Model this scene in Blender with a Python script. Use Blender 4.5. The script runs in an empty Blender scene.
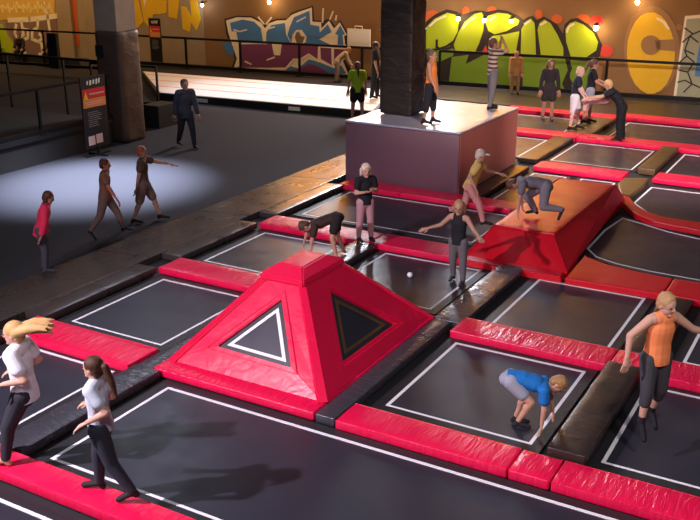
import bpy, bmesh, math, random
from mathutils import Vector, Matrix, noise
random.seed(7)
COL = bpy.context.scene.collection
R = math.radians
# ------------------------------------------------------------------ materials
def _mat(name):
    m = bpy.data.materials.new(name); m.use_nodes = True
    nt = m.node_tree; b = nt.nodes['Principled BSDF']
    return m, nt, b
def mat(name, col, rough=.5, metal=0, bump=None, bstr=.3, var=0, vscale=6, coat=0, emit=None, estr=0, spec=.5, stretch=(1,1,1), sheen=0, rvar=0, bdist=.01):
    m, nt, b = _mat(name)
    b.inputs['Base Color'].default_value = (*col, 1)
    b.inputs['Roughness'].default_value = rough
    b.inputs['Metallic'].default_value = metal
    b.inputs['Specular IOR Level'].default_value = spec
    b.inputs['Coat Weight'].default_value = coat
    b.inputs['Coat Roughness'].default_value = .15
    b.inputs['Sheen Weight'].default_value = sheen
    tc = nt.nodes.new('ShaderNodeTexCoord'); mp = nt.nodes.new('ShaderNodeMapping')
    mp.inputs['Scale'].default_value = stretch
    nt.links.new(tc.outputs['Object'], mp.inputs['Vector'])
    if var:
        n = nt.nodes.new('ShaderNodeTexNoise'); n.inputs['Scale'].default_value = vscale; n.inputs['Detail'].default_value = 4
        nt.links.new(tc.outputs['Object'], n.inputs['Vector'])
        r = nt.nodes.new('ShaderNodeMixRGB'); r.blend_type = 'MIX'
        r.inputs[1].default_value = (*[c*(1-var) for c in col], 1); r.inputs[2].default_value = (*[min(1, c*(1+var)) for c in col], 1)
        nt.links.new(n.outputs['Fac'], r.inputs[0]); nt.links.new(r.outputs[0], b.inputs['Base Color'])
    if rvar:
        n2 = nt.nodes.new('ShaderNodeTexNoise'); n2.inputs['Scale'].default_value = 2.2; n2.inputs['Detail'].default_value = 5
        nt.links.new(tc.outputs['Object'], n2.inputs['Vector'])
        mr = nt.nodes.new('ShaderNodeMapRange'); mr.inputs['From Min'].default_value = .3; mr.inputs['From Max'].default_value = .7
        mr.inputs['To Min'].default_value = rough-rvar; mr.inputs['To Max'].default_value = rough+rvar
        nt.links.new(n2.outputs['Fac'], mr.inputs['Value']); nt.links.new(mr.outputs[0], b.inputs['Roughness'])
    if bump:
        n = nt.nodes.new('ShaderNodeTexNoise'); n.inputs['Scale'].default_value = bump; n.inputs['Detail'].default_value = 3
        n.inputs['Distortion'].default_value = .6
        nt.links.new(mp.outputs[0], n.inputs['Vector'])
        bp = nt.nodes.new('ShaderNodeBump'); bp.inputs['Strength'].default_value = bstr; bp.inputs['Distance'].default_value = bdist
        nt.links.new(n.outputs['Fac'], bp.inputs['Height']); nt.links.new(bp.outputs[0], b.inputs['Normal'])
    if emit:
        b.inputs['Emission Color'].default_value = (*emit, 1); b.inputs['Emission Strength'].default_value = estr
    return m
RED = (.80, .006, .070)
M = {}
# vinyl with creases that run across a pad lying along x / along y
M['red_x'] = mat('red_vinyl_x', RED, .34, bump=5, bstr=.9, var=.06, stretch=(3.4,.7,.6), bdist=.022, rvar=.08)
M['red_y'] = mat('red_vinyl_y', RED, .34, bump=4, bstr=.55, var=.06, stretch=(.9,2.6,1), bdist=.02, rvar=.06)
M['red'] = mat('red_vinyl', (.80,.007,.065), .36, bump=3.5, bstr=.6, var=.05, bdist=.02, rvar=.05)
M['red_warm_lit'] = mat('red_vinyl_warm_lit', (.66,.006,.02), .38, bump=3.5, bstr=.6, var=.05, bdist=.02, rvar=.05)  # same red vinyl, the warmer light on it put into a deeper colour
M['black_y'] = mat('black_vinyl_y', (.045,.046,.058), .30, bump=6, bstr=.9, var=.15, stretch=(.7,2.4,1), bdist=.025, rvar=.08, spec=.8)
M['black_x'] = mat('black_vinyl_x', (.03,.03,.038), .30, bump=5, bstr=.6, var=.15, stretch=(2.2,.8,1), bdist=.02, rvar=.08, spec=.7)
M['apron'] = mat('apron_vinyl', (.05,.04,.036), .30, bump=2.6, bstr=.7, var=.15, stretch=(1.4,.8,1), bdist=.02, rvar=.06, spec=.9)
M['tan'] = mat('tan_vinyl', (.11,.065,.025), .36, bump=4, bstr=.5, var=.1, stretch=(.8,1.8,1), bdist=.02, spec=.7)
M['tan_dark'] = mat('dark_brown_vinyl', (.028,.018,.014), .38, bump=4, bstr=.5, var=.15, stretch=(.8,1.8,1), bdist=.02, spec=.7)
M['bed'] = mat('trampoline_mesh', (.026,.027,.040), .40, bump=60, bstr=.15, var=.12, vscale=1.5, rvar=.06, bdist=.004, spec=.6)
M['cover'] = mat('spring_cover', (.018,.018,.022), .5, bump=9, bstr=.5, bdist=.01)
M['line'] = mat('white_webbing', (.86,.88,.92), .55, bump=30, bstr=.2)
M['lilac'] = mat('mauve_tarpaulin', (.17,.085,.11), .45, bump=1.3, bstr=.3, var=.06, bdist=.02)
M['top'] = mat('tarpaulin_pale_sheen', (.36,.36,.45), .34, bump=1.6, bstr=.55, var=.06, stretch=(1,2.2,1), bdist=.03, spec=.7)  # bluish-white sheen of the box top painted in as a paler colour
M['lilac_lit'] = mat('mauve_tarpaulin_lit', (.42,.15,.12), .45, bump=1.3, bstr=.3, var=.1, bdist=.02)  # box cover as lit on its right side, the light painted into the colour
M['pillar_pad'] = mat('brown_padding', (.022,.014,.011), .50, bump=2.2, bstr=.9, var=.2, stretch=(1,1,2.6), bdist=.05, spec=.4)
M['pillar_padL'] = mat('dark_brown_padding', (.075,.045,.03), .42, bump=3, bstr=.6, var=.2, stretch=(1,1,2), bdist=.03)
M['concrete'] = mat('bare_concrete', (.30,.22,.16), .85, bump=8, bstr=.4, var=.25, vscale=3)
M['wall'] = mat('brown_wall_paint', (.25,.125,.042), .7, bump=3, bstr=.2, var=.10, vscale=.6)
M['wall_pale'] = mat('pale_concrete_wall', (.34,.24,.15), .8, bump=6, bstr=.3, var=.28, vscale=.9)
M['carpet'] = mat('blue_grey_carpet', (.038,.036,.043), .95, bump=220, bstr=.5, var=.18, vscale=40, spec=.15)
M['deck'] = mat('underfloor_black', (.012,.012,.014), .8)
M['rail'] = mat('black_steel', (.008,.007,.007), .5, spec=.25)
M['black'] = mat('black_plastic', (.012,.012,.013), .45)
M['platform'] = mat('dark_platform_felt', (.022,.018,.018), .85, bump=30, bstr=.2, var=.2, vscale=2)
M['track'] = mat('white_vinyl', (.80,.80,.82), .4, bump=2, bstr=.2)
M['track_line'] = mat('salmon_line', (.80,.24,.16), .5)
M['white'] = mat('white_board', (.80,.76,.66), .5)
M['sign_red'] = mat('sign_red', (.70,.03,.03), .4)
M['sign_orange'] = mat('sign_orange', (.85,.26,.06), .4)
M['sign_yellow'] = mat('sign_yellow', (.9,.55,.04), .4)
M['sign_pink'] = mat('sign_pale_pink', (.75,.50,.44), .45)
M['sign_text'] = mat('sign_small_print', (.45,.42,.42), .5)
for n, c in dict(black_paint=(.022,.012,.01), lime_paint=(.42,.52,.008), green_paint=(.16,.26,.008), orange_paint=(.62,.12,.02), red_paint=(.66,.05,.03),
                 cream_paint=(.88,.74,.54), blue_paint=(.07,.20,.44), purple_paint=(.19,.045,.13), brown_paint=(.20,.12,.07), tan_paint=(.33,.17,.055), yellow_paint=(.80,.46,.008),
                 grey_green_paint=(.36,.36,.22), plum_paint=(.24,.14,.11), gold_paint=(.66,.40,.08), ochre_paint=(.86,.62,.22)).items():
    M[n] = mat(n, c, .6, var=.10, vscale=2.5)
M['lamp_warm'] = mat('warm_lamp', (1,.8,.5), .5, emit=(1,.72,.36), estr=60)
M['lamp_cool'] = mat('cool_lamp', (.9,.95,1), .5, emit=(.85,.92,1), estr=30)
# ------------------------------------------------------------------ object helpers
def link(o, parent=None):
    COL.objects.link(o)
    if parent: o.parent = parent
    return o
def meshobj(name, verts, faces, m, parent=None, loc=(0,0,0), smooth=False):
    me = bpy.data.meshes.new(name); me.from_pydata([tuple(v) for v in verts], [], faces); me.update()
    if isinstance(m, (list, tuple)):
        for x in m: me.materials.append(M[x] if isinstance(x, str) else x)
    else: me.materials.append(M[m] if isinstance(m, str) else m)
    bm = bmesh.new(); bm.from_mesh(me); bmesh.ops.recalc_face_normals(bm, faces=bm.faces); bm.to_mesh(me); bm.free()
    if smooth: me.polygons.foreach_set('use_smooth', [True]*len(me.polygons))
    o = bpy.data.objects.new(name, me); o.location = loc
    return link(o, parent)
def tag(o, label, cat, group=None):
    o['label'] = label; o['category'] = cat
    if group: o['group'] = group
    return o
def struct(o): o['kind'] = 'structure'; return o
def empty(name, loc, label, cat, group=None):
    o = bpy.data.objects.new(name, None); o.location = loc; o.empty_display_size = .2; link(o)
    return tag(o, label, cat, group)
def box_vf(x0, x1, y0, y1, z0, z1):
    v = [(x,y,z) for z in (z0,z1) for x,y in ((x0,y0),(x1,y0),(x1,y1),(x0,y1))]
    return v, [(0,3,2,1),(4,5,6,7),(0,1,5,4),(1,2,6,5),(2,3,7,6),(3,0,4,7)]
class MB:
    def __init__(s): s.v = []; s.f = []
    def add(s, v, f):
        n = len(s.v); s.v += [tuple(p) for p in v]; s.f += [tuple(i+n for i in q) for q in f]; return s
    def box(s, *a): return s.add(*box_vf(*a))
    def bar(s, p, q, w, h=None):
        h = h or w; p = Vector(p); q = Vector(q); d = (q-p).normalized()
        u = d.cross(Vector((0,0,1)));
        if u.length < .01: u = Vector((1,0,0))
        u.normalize(); k = u.cross(d).normalized()
        V = [e + u*a*w/2 + k*b*h/2 for e in (p,q) for a,b in ((-1,-1),(1,-1),(1,1),(-1,1))]
        return s.add(V, [(0,3,2,1),(4,5,6,7),(0,1,5,4),(1,2,6,5),(2,3,7,6),(3,0,4,7)])
    def tube(s, pts, r, n=8):
        pts = [Vector(p) for p in pts]; V = []; F = []
        for i, p in enumerate(pts):
            d = (pts[min(i+1,len(pts)-1)] - pts[max(i-1,0)]).normalized()
            u = d.cross(Vector((0,0,1)))
            if u.length < .05: u = d.cross(Vector((0,1,0)))
            u.normalize(); k = u.cross(d)
            rr = r[i] if isinstance(r, (list,tuple)) else r
            V += [p + (u*math.cos(2*math.pi*j/n) + k*math.sin(2*math.pi*j/n))*rr for j in range(n)]
        for i in range(len(pts)-1):
            for j in range(n): F.append((i*n+j, i*n+(j+1)%n, (i+1)*n+(j+1)%n, (i+1)*n+j))
        F.append(tuple(range(n))[::-1]); F.append(tuple((len(pts)-1)*n+j for j in range(n)))
        return s.add(V, F)
    def lathe(s, c, prof, n=16):
        V = []; F = []
        for r, z in prof: V += [(c[0]+r*math.cos(2*math.pi*j/n), c[1]+r*math.sin(2*math.pi*j/n), c[2]+z) for j in range(n)]
        for i in range(len(prof)-1):
            for j in range(n): F.append((i*n+j, i*n+(j+1)%n, (i+1)*n+(j+1)%n, (i+1)*n+j))
        F.append(tuple(range(n))[::-1]); F.append(tuple((len(prof)-1)*n+j for j in range(n)))
        return s.add(V, F)
    def prism(s, poly, z0, z1):
        n = len(poly); V = [(x,y,z0) for x,y in poly] + [(x,y,z1) for x,y in poly]
        return s.add(V, [tuple(range(n))[::-1], tuple(range(n,2*n))] + [(i,(i+1)%n,n+(i+1)%n,n+i) for i in range(n)])
    def build(s, name, m, parent=None, loc=(0,0,0), smooth=False):
        lx, ly, lz = loc
        return meshobj(name, [(x-lx,y-ly,z-lz) for x,y,z in s.v] if parent is None else s.v, s.f, m, parent, loc if parent is None else (0,0,0), smooth)
def local(parent, pts):
    l = parent.location; return [(p[0]-l.x, p[1]-l.y, p[2]-l.z) for p in pts]
def rbox(x0, x1, y0, y1, z0, z1, r=.03, step=.10, amp=.005, puff=.006, seed=0):
    """padded box: rounded edges, slightly puffed and creased"""
    c = Vector(((x0+x1)/2,(y0+y1)/2,(z0+z1)/2)); h = Vector(((x1-x0)/2,(y1-y0)/2,(z1-z0)/2))
    r = min(r, h.x*.9, h.y*.9, h.z*.9)
    def axis(hh):
        n = max(1, int(round(2*(hh-r)/step))); a = [-hh, -hh+r*.35]
        a += [-hh+r + (2*(hh-r))*i/n for i in range(n+1)] + [hh-r*.35, hh]; return a
    A = [axis(h.x), axis(h.y), axis(h.z)]; V = []; F = []; idx = {}
    def vid(i,j,k):
        if (i,j,k) in idx: return idx[(i,j,k)]
        p = Vector((A[0][i],A[1][j],A[2][k]))
        q = Vector([max(-h[a]+r, min(h[a]-r, p[a])) for a in range(3)])
        d = p-q
        nrm = d.normalized() if d.length > 1e-9 else Vector((0,0,1))
        p2 = q + nrm*r
        if k == len(A[2])-1:
            u = p.x/h.x; w = p.y/h.y; p2.z += puff*(1-u**4)*(1-w**4)
        nz = noise.noise(Vector((p2.x+c.x, p2.y+c.y, p2.z))*3.1 + Vector((seed,0,0)))
        if k > 0: p2 += nrm*nz*amp
        idx[(i,j,k)] = len(V); V.append(p2+c); return idx[(i,j,k)]
    nx, ny, nz_ = len(A[0])-1, len(A[1])-1, len(A[2])-1
    for i in range(nx):
        for j in range(ny):
            F.append((vid(i,j,0),vid(i,j+1,0),vid(i+1,j+1,0),vid(i+1,j,0))); F.append((vid(i,j,nz_),vid(i+1,j,nz_),vid(i+1,j+1,nz_),vid(i,j+1,nz_)))
    for i in range(nx):
        for k in range(nz_):
            F.append((vid(i,0,k),vid(i+1,0,k),vid(i+1,0,k+1),vid(i,0,k+1))); F.append((vid(i,ny,k),vid(i,ny,k+1),vid(i+1,ny,k+1),vid(i+1,ny,k)))
    for j in range(ny):
        for k in range(nz_):
            F.append((vid(0,j,k),vid(0,j,k+1),vid(0,j+1,k+1),vid(0,j+1,k))); F.append((vid(nx,j,k),vid(nx,j+1,k),vid(nx,j+1,k+1),vid(nx,j,k+1)))
    return V, F
def pad(label, x0, x1, y0, y1, m, z1=.12, z0=.004, name='safety_pad', group=None, r=.018, parent=None, seam=True):
    V, F = rbox(x0, x1, y0, y1, z0, z1, r, seed=x0*3+y0)
    cx, cy = (x0+x1)/2, (y0+y1)/2
    o = meshobj(name, [(v[0]-cx, v[1]-cy, v[2]-z0) for v in V], F, m, None, (cx,cy,z0), True)
    tag(o, label, 'pad', group)
    if seam:   # the piping along the two long top edges
        b = MB(); hx, hy, t = (x1-x0)/2-r*.3, (y1-y0)/2-r*.3, (z1-z0)-r*.3
        if x1-x0 > y1-y0:
            for s_ in (-1,1): b.tube([(-hx,s_*hy,t),(0,s_*hy,t+.001),(hx,s_*hy,t)], .006, 6)
        else:
            for s_ in (-1,1): b.tube([(s_*hx,-hy,t),(s_*hx,0,t+.001),(s_*hx,hy,t)], .006, 6)
        b.build('piping', m, o)
    return o
def ppad(label, poly, m, z1=.12, z0=.004, name='safety_pad', bev=.025, group=None, cat='pad', ztop=None):
    cx = sum(p[0] for p in poly)/len(poly); cy = sum(p[1] for p in poly)/len(poly)
    me = bpy.data.meshes.new(name); bm = bmesh.new()
    n = len(poly)
    lo = [bm.verts.new((x-cx,y-cy,0)) for x,y in poly]
    hi = [bm.verts.new((x-cx,y-cy,(ztop[i] if ztop else z1)-z0)) for i,(x,y) in enumerate(poly)]
    bm.faces.new(lo[::-1]); bm.faces.new(hi)
    for i in range(n): bm.faces.new((lo[i],lo[(i+1)%n],hi[(i+1)%n],hi[i]))
    bmesh.ops.recalc_face_normals(bm, faces=bm.faces)
    top = set(hi); ed = [e for e in bm.edges if (e.verts[0] in top and e.verts[1] in top)]
    bmesh.ops.bevel(bm, geom=ed, offset=bev, segments=3, affect='EDGES', profile=.5)
    bm.to_mesh(me); bm.free(); me.materials.append(M[m])
    o = bpy.data.objects.new(name, me); o.location = (cx,cy,z0); link(o)
    return tag(o, label, cat, group)
def inset(poly, d):
    n = len(poly); out = []
    for i in range(n):
        a = Vector(poly[i-1]); b = Vector(poly[i]); c = Vector(poly[(i+1)%n])
        e1 = (b-a).normalized(); e2 = (c-b).normalized()
        n1 = Vector((-e1.y, e1.x)); n2 = Vector((-e2.y, e2.x))
        k = (n1+n2); k = k/max(.3, k.dot(n1)) ; out.append(tuple(b + k*d))
    return out
def ring_prism(outer, inner, z0, z1):
    n = len(outer); V = [(x,y,z) for z in (z0,z1) for P in (outer,inner) for x,y in P]; F = []
    o0,i0,o1,i1 = 0,n,2*n,3*n
    for i in range(n):
        j = (i+1)%n
        F += [(o1+i,o1+j,i1+j,i1+i),(o0+j,o0+i,i0+i,i0+j),(o0+i,o0+j,o1+j,o1+i),(i0+j,i0+i,i1+i,i1+j)]
    return V, F
def tramp(label, poly, margin=.13, lw=.044, z=.0):
    """poly: white line rectangle, counter-clockwise"""
    cx = sum(p[0] for p in poly)/len(poly); cy = sum(p[1] for p in poly)/len(poly)
    t = empty('trampoline', (cx,cy,0), label, 'trampoline', 'trampoline beds sunk in the floor grid')
    L = [(x-cx,y-cy) for x,y in poly]
    inn = inset(L, lw); out = inset(L, -margin)
    # bed: shallow dish-free sheet, gridded so it can sag slightly
    xs = [p[0] for p in inn]; 
    b = MB(); b.prism(L, -.012, .004); jb = b.build('jumping_bed', 'bed', t)
    V, F = ring_prism(L, inn, .0045, .009); meshobj('marking_line', V, F, 'line', jb)
    V, F = ring_prism(out, L, -.012, .012); meshobj('spring_cover', V, F, 'cover', t)
    return t
def rect(x0, x1, y0, y1): return [(x0,y0),(x1,y0),(x1,y1),(x0,y1)]
# ------------------------------------------------------------------ setting
def floorbox(name, x0, x1, y0, y1, z0, z1, m):
    return struct(MB().box(x0,x1,y0,y1,z0,z1).build(name, m, None, ((x0+x1)/2,(y0+y1)/2,z1)))
floorbox('floor', -48, -11.8, -2, 34.5, -.10, 0.0, 'carpet')
floorbox('floor', -11.8, 6, -2, 34.5, -.10, -.014, 'deck')
def wy(x, off=0): return 33.3 + .075*(x+5) + off
def wall_piece(name, x0, x1, z1, m, thick=.3):
    V = [(x0,wy(x0),-.1),(x1,wy(x1),-.1),(x1,wy(x1)+thick,-.1),(x0,wy(x0)+thick,-.1)]
    V += [(a,b,z1) for a,b,_ in V[:4]]
    o = meshobj(name, [(a-x0,b-wy(x0),c+.1) for a,b,c in V], box_vf(0,1,0,1,0,1)[1], m, None, (x0,wy(x0),-.1)); return struct(o)
wall_piece('wall_back', -25.3, 6, 6.5, 'wall')
wall_piece('wall_back', -48, -25.3, 6.5, 'wall_pale')
struct(MB().box(-48.3,-48,-2,34.5,-.1,6.5).build('wall_left', 'wall', None, (-48.15,16,-.1)))
# pilasters of the back wall
def pilaster(x0, x1, m, d=.16):
    V = [(x0,wy(x0)-d,-.0),(x1,wy(x1)-d,0),(x1,wy(x1),0),(x0,wy(x0),0)]; V += [(a,b,6.4) for a,b,_ in V[:4]]
    struct(meshobj('trim_1', [(a-x0,b-wy(x0),c) for a,b,c in V], box_vf(0,1,0,1,0,1)[1], m, None, (x0,wy(x0),0)))
pilaster(-33.1, -32.3, 'wall_pale'); pilaster(-31.5, -30.9, 'wall_pale')
# ------------------------------------------------------------------ trampolines
T = tramp
T('long near trampoline with a white border running along the bottom of the picture', rect(-7.2,.6,6.0,7.96))
T('trampoline left of the walking girl, reaching the left picture edge', rect(-9.75,-8.08,6.0,7.95))
T('dark trampoline at the bottom left corner below the narrow pink red strip', rect(-9.6,-6.0,2.9,5.22))
T('small dark trampoline left of the red pyramid, above the broad pink red strip', rect(-9.81,-8.09,8.86,10.92))
T('trampoline behind the pyramid on its left, between two red strips', rect(-9.8,-8.1,11.95,13.84))
T('grey trampoline right behind the pyramid where the child in a black vest stands', rect(-7.24,-5.4,11.9,13.92))
T('wide dark trampoline in front of the big mauve box', rect(-9.85,-6.1,15.2,17.2))
T('trampoline where the boy in the blue shirt bends down', rect(-4.6,-2.75,8.88,11.0))
T('dark trampoline in the middle right, in front of the red wedge', rect(-4.42,-2.68,11.85,14.0))
T('trampoline under the leaping girl in the orange vest', rect(-1.98,.2,8.9,11.0))
T('trampoline at the right edge behind the leaping girl', rect(-1.72,.3,11.9,14.0))
cur = [(-4.19,15.93),(-3.92,15.55),(-3.5,15.36),(-2.9,15.26),(-1,15.2),(1,15.2),(1,17.3),(-1,17.45),(-2.3,17.5),(-3.1,17.72),(-3.7,18.02),(-4.12,18.2),(-4.22,17.2)]
T('brown lit trampoline with a curved border right of the red wedge', cur, .10)
T('brown lit trampoline behind the curved red strip at the right edge', [(-4.2,19.4),(-3.75,18.75),(-3.3,18.5),(0,18.45),(0,20.92),(-4.17,20.92)], .10)
T('narrow dark trampoline between the mauve box and the red wedge', rect(-6.9,-6.08,18.1,20.85), .1)
T('sliver of dark trampoline behind the red wedge', rect(-5.75,-4.95,19.95,20.88), .1)
T('pale shining trampoline in front of the person in black trousers', rect(-6.98,-4.93,22.3,24.68))
T('trampoline at the right edge beside the brown beam, third row from the wall', rect(-4.18,0,22.3,24.68))
T('brown trampoline right behind the big mauve box', rect(-10.2,-7.8,22.3,24.6))
T('brown trampoline under the standing group, left of the tan beam', rect(-10.4,-7.75,25.75,27.9))
T('grey trampoline behind the person in black trousers near the wall', rect(-6.5,0,25.85,28.25))
# ------------------------------------------------------------------ pads
P_ = pad
RG = 'red safety pads between the trampolines'; BG = 'dark safety pads between the trampolines'
P_('narrow pink red strip across the bottom left corner, under the walking girl', -10.2,-5.0,5.44,5.8,'red_x',group=RG)
P_('narrow pink red strip along the bottom, continuing out of frame', -4.98,.8,5.44,5.8,'red_x',group=RG)
P_('broad pink red strip at the left between two dark trampolines', -10.2,-7.9,8.0,8.6,'red_x',group=RG)
P_('glossy pink red strip with creases below the boy in blue', -4.84,-2.76,8.1,8.58,'red_x',group=RG)
P_('short pink red pad between two joints in front of the dark beam', -2.74,-2.30,8.1,8.58,'red_x',group=RG)
P_('pink red strip at the bottom right below the leaping girl', -2.28,.6,8.1,8.58,'red_x',group=RG)
P_('red strip with a square left end above the boy in blue', -4.74,-2.52,11.1,11.66,'red_x',group=RG)
P_('red strip behind the knees of the leaping girl', -2.50,.6,11.1,11.66,'red_x',group=RG)
P_('red strip behind the pyramid, left end on the shiny apron, second row', -10.05,-7.98,11.08,11.66,'red_x',group=RG)
P_('red strip furthest left in the third row, beside the golden apron', -10.05,-7.62,14.0,14.6,'red_x',group=RG)
P_('red strip behind the blond child in black, third row', -7.6,-5.95,14.0,14.62,'red_x',group=RG)
ppad('red pad with a curved back edge right of the wedge foot', [(-3.98,13.98),(-2.45,14.03),(-2.45,14.82),(-3.0,14.87),(-3.55,14.97),(-3.98,15.2),(-4.03,15.3)], 'red_warm_lit', group=RG)
P_('red strip at the right edge in front of the curved brown trampoline', -2.43,1,14.03,14.82,'red_warm_lit',group=RG)
P_('red strip along the foot of the mauve box front', -10.2,-6.0,17.3,17.85,'red_x',group=RG)
P_('orange lit red strip behind the red wedge', -7.0,-4.86,21.05,21.7,'red_x',group=RG)
P_('orange lit red strip right of the tan hexagon pad', -4.24,1,21.3,21.95,'red_x',group=RG)
P_('orange lit red strip running right behind the box, fourth row', -10.4,-7.1,24.78,25.45,'red_x',group=RG)
P_('bright red strip in front of the group by the wall', -7.08,1,24.8,25.5,'red_x',group=RG)
P_('furthest red strip by the wall, left part behind the box', -10.4,-6.9,28.1,28.75,'red_x',group=RG)
P_('furthest red strip by the wall, right of the person in black trousers', -6.86,1,28.5,29.15,'red_x',group=RG)
ppad('curved red strip sweeping to the right edge, orange lit on top', [(-4.43,19.5),(-4.33,18.98),(-4.12,18.62),(-3.87,18.24),(-3.47,17.92),(-2.6,17.78),(1,17.7),(1,18.22),(-2.6,18.27),(-3.3,18.3),(-3.65,18.45),(-4.0,18.85),(-4.28,19.42)], 'red_warm_lit', group=RG)
P_('long dark beam left of the boy in blue, right of the pyramid', -5.12,-4.86,8.12,11.4,'black_y',group=BG)
P_('wide dark beam running up to the red wedge foot', -5.14,-4.70,11.42,14.12,'black_y',group=BG)
P_('dark beam beside the boy in blue, with a brown lit side', -2.50,-2.08,8.62,11.08,'tan_dark',group=BG,z1=.2)
P_('brown beam behind the shoulder of the leaping girl', -2.42,-1.98,11.7,14.0,'tan_dark',group=BG)
P_('dark beam at the left, behind the walking girl', -7.84,-7.44,5.84,8.1,'black_y',group=BG)
P_('short dark wrinkled pad squeezed between broad strip and pyramid corner', -7.88,-7.62,8.14,11.06,'black_y',group=BG,z1=.08)
P_('dark pad from the blond child to the back of the pyramid', -7.88,-7.46,11.68,13.98,'black_y',group=BG)
P_('brown beam along the right foot of the mauve box', -7.44,-7.06,17.95,21.0,'tan_dark',group=BG)
P_('dark brown beam between the pale and the brown trampoline', -7.64,-7.12,21.75,24.74,'tan_dark',group=BG)
P_('brown and tan beam right of the pale trampoline', -4.74,-4.34,22.0,24.76,'tan',group=BG,z1=.16)
P_('tan beam under the feet of the ponytailed person in grey shorts', -7.50,-6.86,25.52,28.05,'tan',group=BG)
ppad('tan hexagon pad at the corner of the red wedge', [(-4.80,20.45),(-4.52,19.6),(-4.30,19.52),(-4.26,20.6),(-4.30,21.25),(-4.80,21.02)], 'tan', group=BG, z1=.13)
# inner edge pads and sloping apron along the carpet
AP = 'sloping apron mats along the carpet edge'
for lab, y0, y1 in (('dark apron mat nearest the bottom left, behind the blonde woman', 5.0, 8.52), ('dark apron mat where the child in pink stands', 8.54, 11.4),
                    ('brown shining apron mat below the striding children', 11.42, 14.3), ('golden creased apron mat beside the first trampoline row', 14.32, 17.6), ('golden apron mat reaching the mauve box', 17.62, 21.5)):
    ppad(lab, [(-11.78,y0),(-10.52,y0),(-10.52,y1),(-11.78,y1)], 'apron', name='apron_mat', bev=.01, group=AP, cat='mat', z0=.002, ztop=[.03,.11,.11,.03])
EP = 'narrow edge pads between apron and trampolines'
for lab, y0, y1 in (('narrow dark edge pad at the left beside the blonde woman', 5.9, 7.98), ('narrow wrinkled edge pad beside the small dark trampoline', 8.62, 11.06), ('narrow edge pad between the two left red strips', 11.68, 13.98), ('narrow golden edge pad left of the blond child', 14.64, 17.28)):
    P_(lab, -10.50,-10.07,y0,y1,'apron',name='edge_pad',group=EP)
ppad('broad brown mat between the last red strip and the wall fence', [(-16.2,28.9),(-10.45,28.85),(-6.9,28.85),(-6.9,29.2),(1,29.3),(1,32.3),(-16.2,31.2)], 'tan_dark', name='apron_mat', z1=.1, group=AP, cat='mat')
# ------------------------------------------------------------------ pyramid
def frustum(t, bx, by, bz, tx, ty, tz, mname):
    """four padded slope panels with corner strips; returns corner lists"""
    return [(bx[0],by[0],bz),(bx[1],by[0],bz),(bx[1],by[1],bz),(bx[0],by[1],bz)], [(tx[0],ty[0],tz),(tx[1],ty[0],tz),(tx[1],ty[1],tz),(tx[0],ty[1],tz)]
def panel(t, quad, hole, m, name, th=.06):
    """slope panel (thickness th, inwards) with optional triangular window. quad = BL,BR,TR,TL as seen from outside"""
    q = [Vector(p) for p in quad]; n = (q[1]-q[0]).cross(q[3]-q[0]).normalized()
    tri = [Vector(p) for p in hole] if hole else None     # order: bottom-left, bottom-right, top
    if not tri:
        V = q + [p - n*th for p in q]; F = [(0,1,2,3),(7,6,5,4)] + [(i,4+i,4+(i+1)%4,(i+1)%4) for i in range(4)]
    else:
        V = q + tri; k = len(V); V = V + [p-n*th for p in V]
        # outer ring: BL BR TR TL ; tri bl br tp
        F = [(0,1,5,4),(1,2,6,5),(2,3,6),(3,0,4,6)]
        F += [tuple(i+k for i in f[::-1]) for f in F]
        F += [(i,k+i,k+(i+1)%4,(i+1)%4) for i in range(4)]
        F += [(4,5,k+5,k+4),(5,6,k+6,k+5),(6,4,k+4,k+6)]
    o = meshobj(name, local(t, V), F, m, t)
    bm = bmesh.new(); bm.from_mesh(o.data)
    bmesh.ops.bevel(bm, geom=[e for e in bm.edges if len(e.link_faces)==2 and e.calc_face_angle(0) > .5], offset=.012, segments=2, affect='EDGES'); bm.to_mesh(o.data); bm.free()
    if tri:
        c = sum(tri, Vector())/3
        B = [p - n*.045 for p in tri]; V = B + [p-n*.012 for p in B]
        meshobj('window_mesh', local(t, V), [(0,1,2),(5,4,3),(0,3,4,1),(1,4,5,2),(2,5,3,0)], 'bed', o)
        c2 = sum(B, Vector())/3; o1 = [c2+(p-c2)*.80 + n*.004 for p in B]; o2 = [c2+(p-c2)*.66 + n*.004 for p in B]
        V = o1+o2+[p+n*.004 for p in o1+o2]
        F = [(i,(i+1)%3,3+(i+1)%3,3+i) for i in range(3)] + [(6+i,9+i,9+(i+1)%3,6+(i+1)%3) for i in range(3)] + [(i,6+i,6+(i+1)%3,(i+1)%3) for i in range(3)] + [(3+i,3+(i+1)%3,9+(i+1)%3,9+i) for i in range(3)]
        meshobj('window_line', local(t, V), F, 'line' if name=='front_panel' else 'tan', o)
        # raised welt around the window
        w = MB(); ex = [c + (p-c)*1.22 + n*.004 for p in tri]
        for i in range(3): w.tube(local(t, [ex[i], ex[(i+1)%3]]), .007, 6)
        w.build('window_welt', m, o)
    return n
def hips(t, B, Tt, m, w=.07):
    for i in range(4):
        b = Vector(B[i]); c = Vector(Tt[i]); mb = MB()
        d = (c-b).normalized(); out = Vector((-1 if i in (0,3) else 1, -1 if i in (0,1) else 1, .9)).normalized()
        side = d.cross(out).normalized(); out = side.cross(d).normalized()
        V = []
        for e, ww in ((b,w),(c,w*.75)):
            V += [e-side*ww-out*.02, e-side*ww*.8+out*.022, e+side*ww*.8+out*.022, e+side*ww-out*.02]
        mb.add(local(t,V), [(0,1,5,4),(1,2,6,5),(2,3,7,6),(3,0,4,7),(0,3,2,1),(4,5,6,7)]); mb.build('corner_strip', m, t)
t = empty('pyramid_obstacle', (-6.3,9.8,0), 'large red padded pyramid with triangular windows in the middle of the floor', 'play obstacle')
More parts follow.
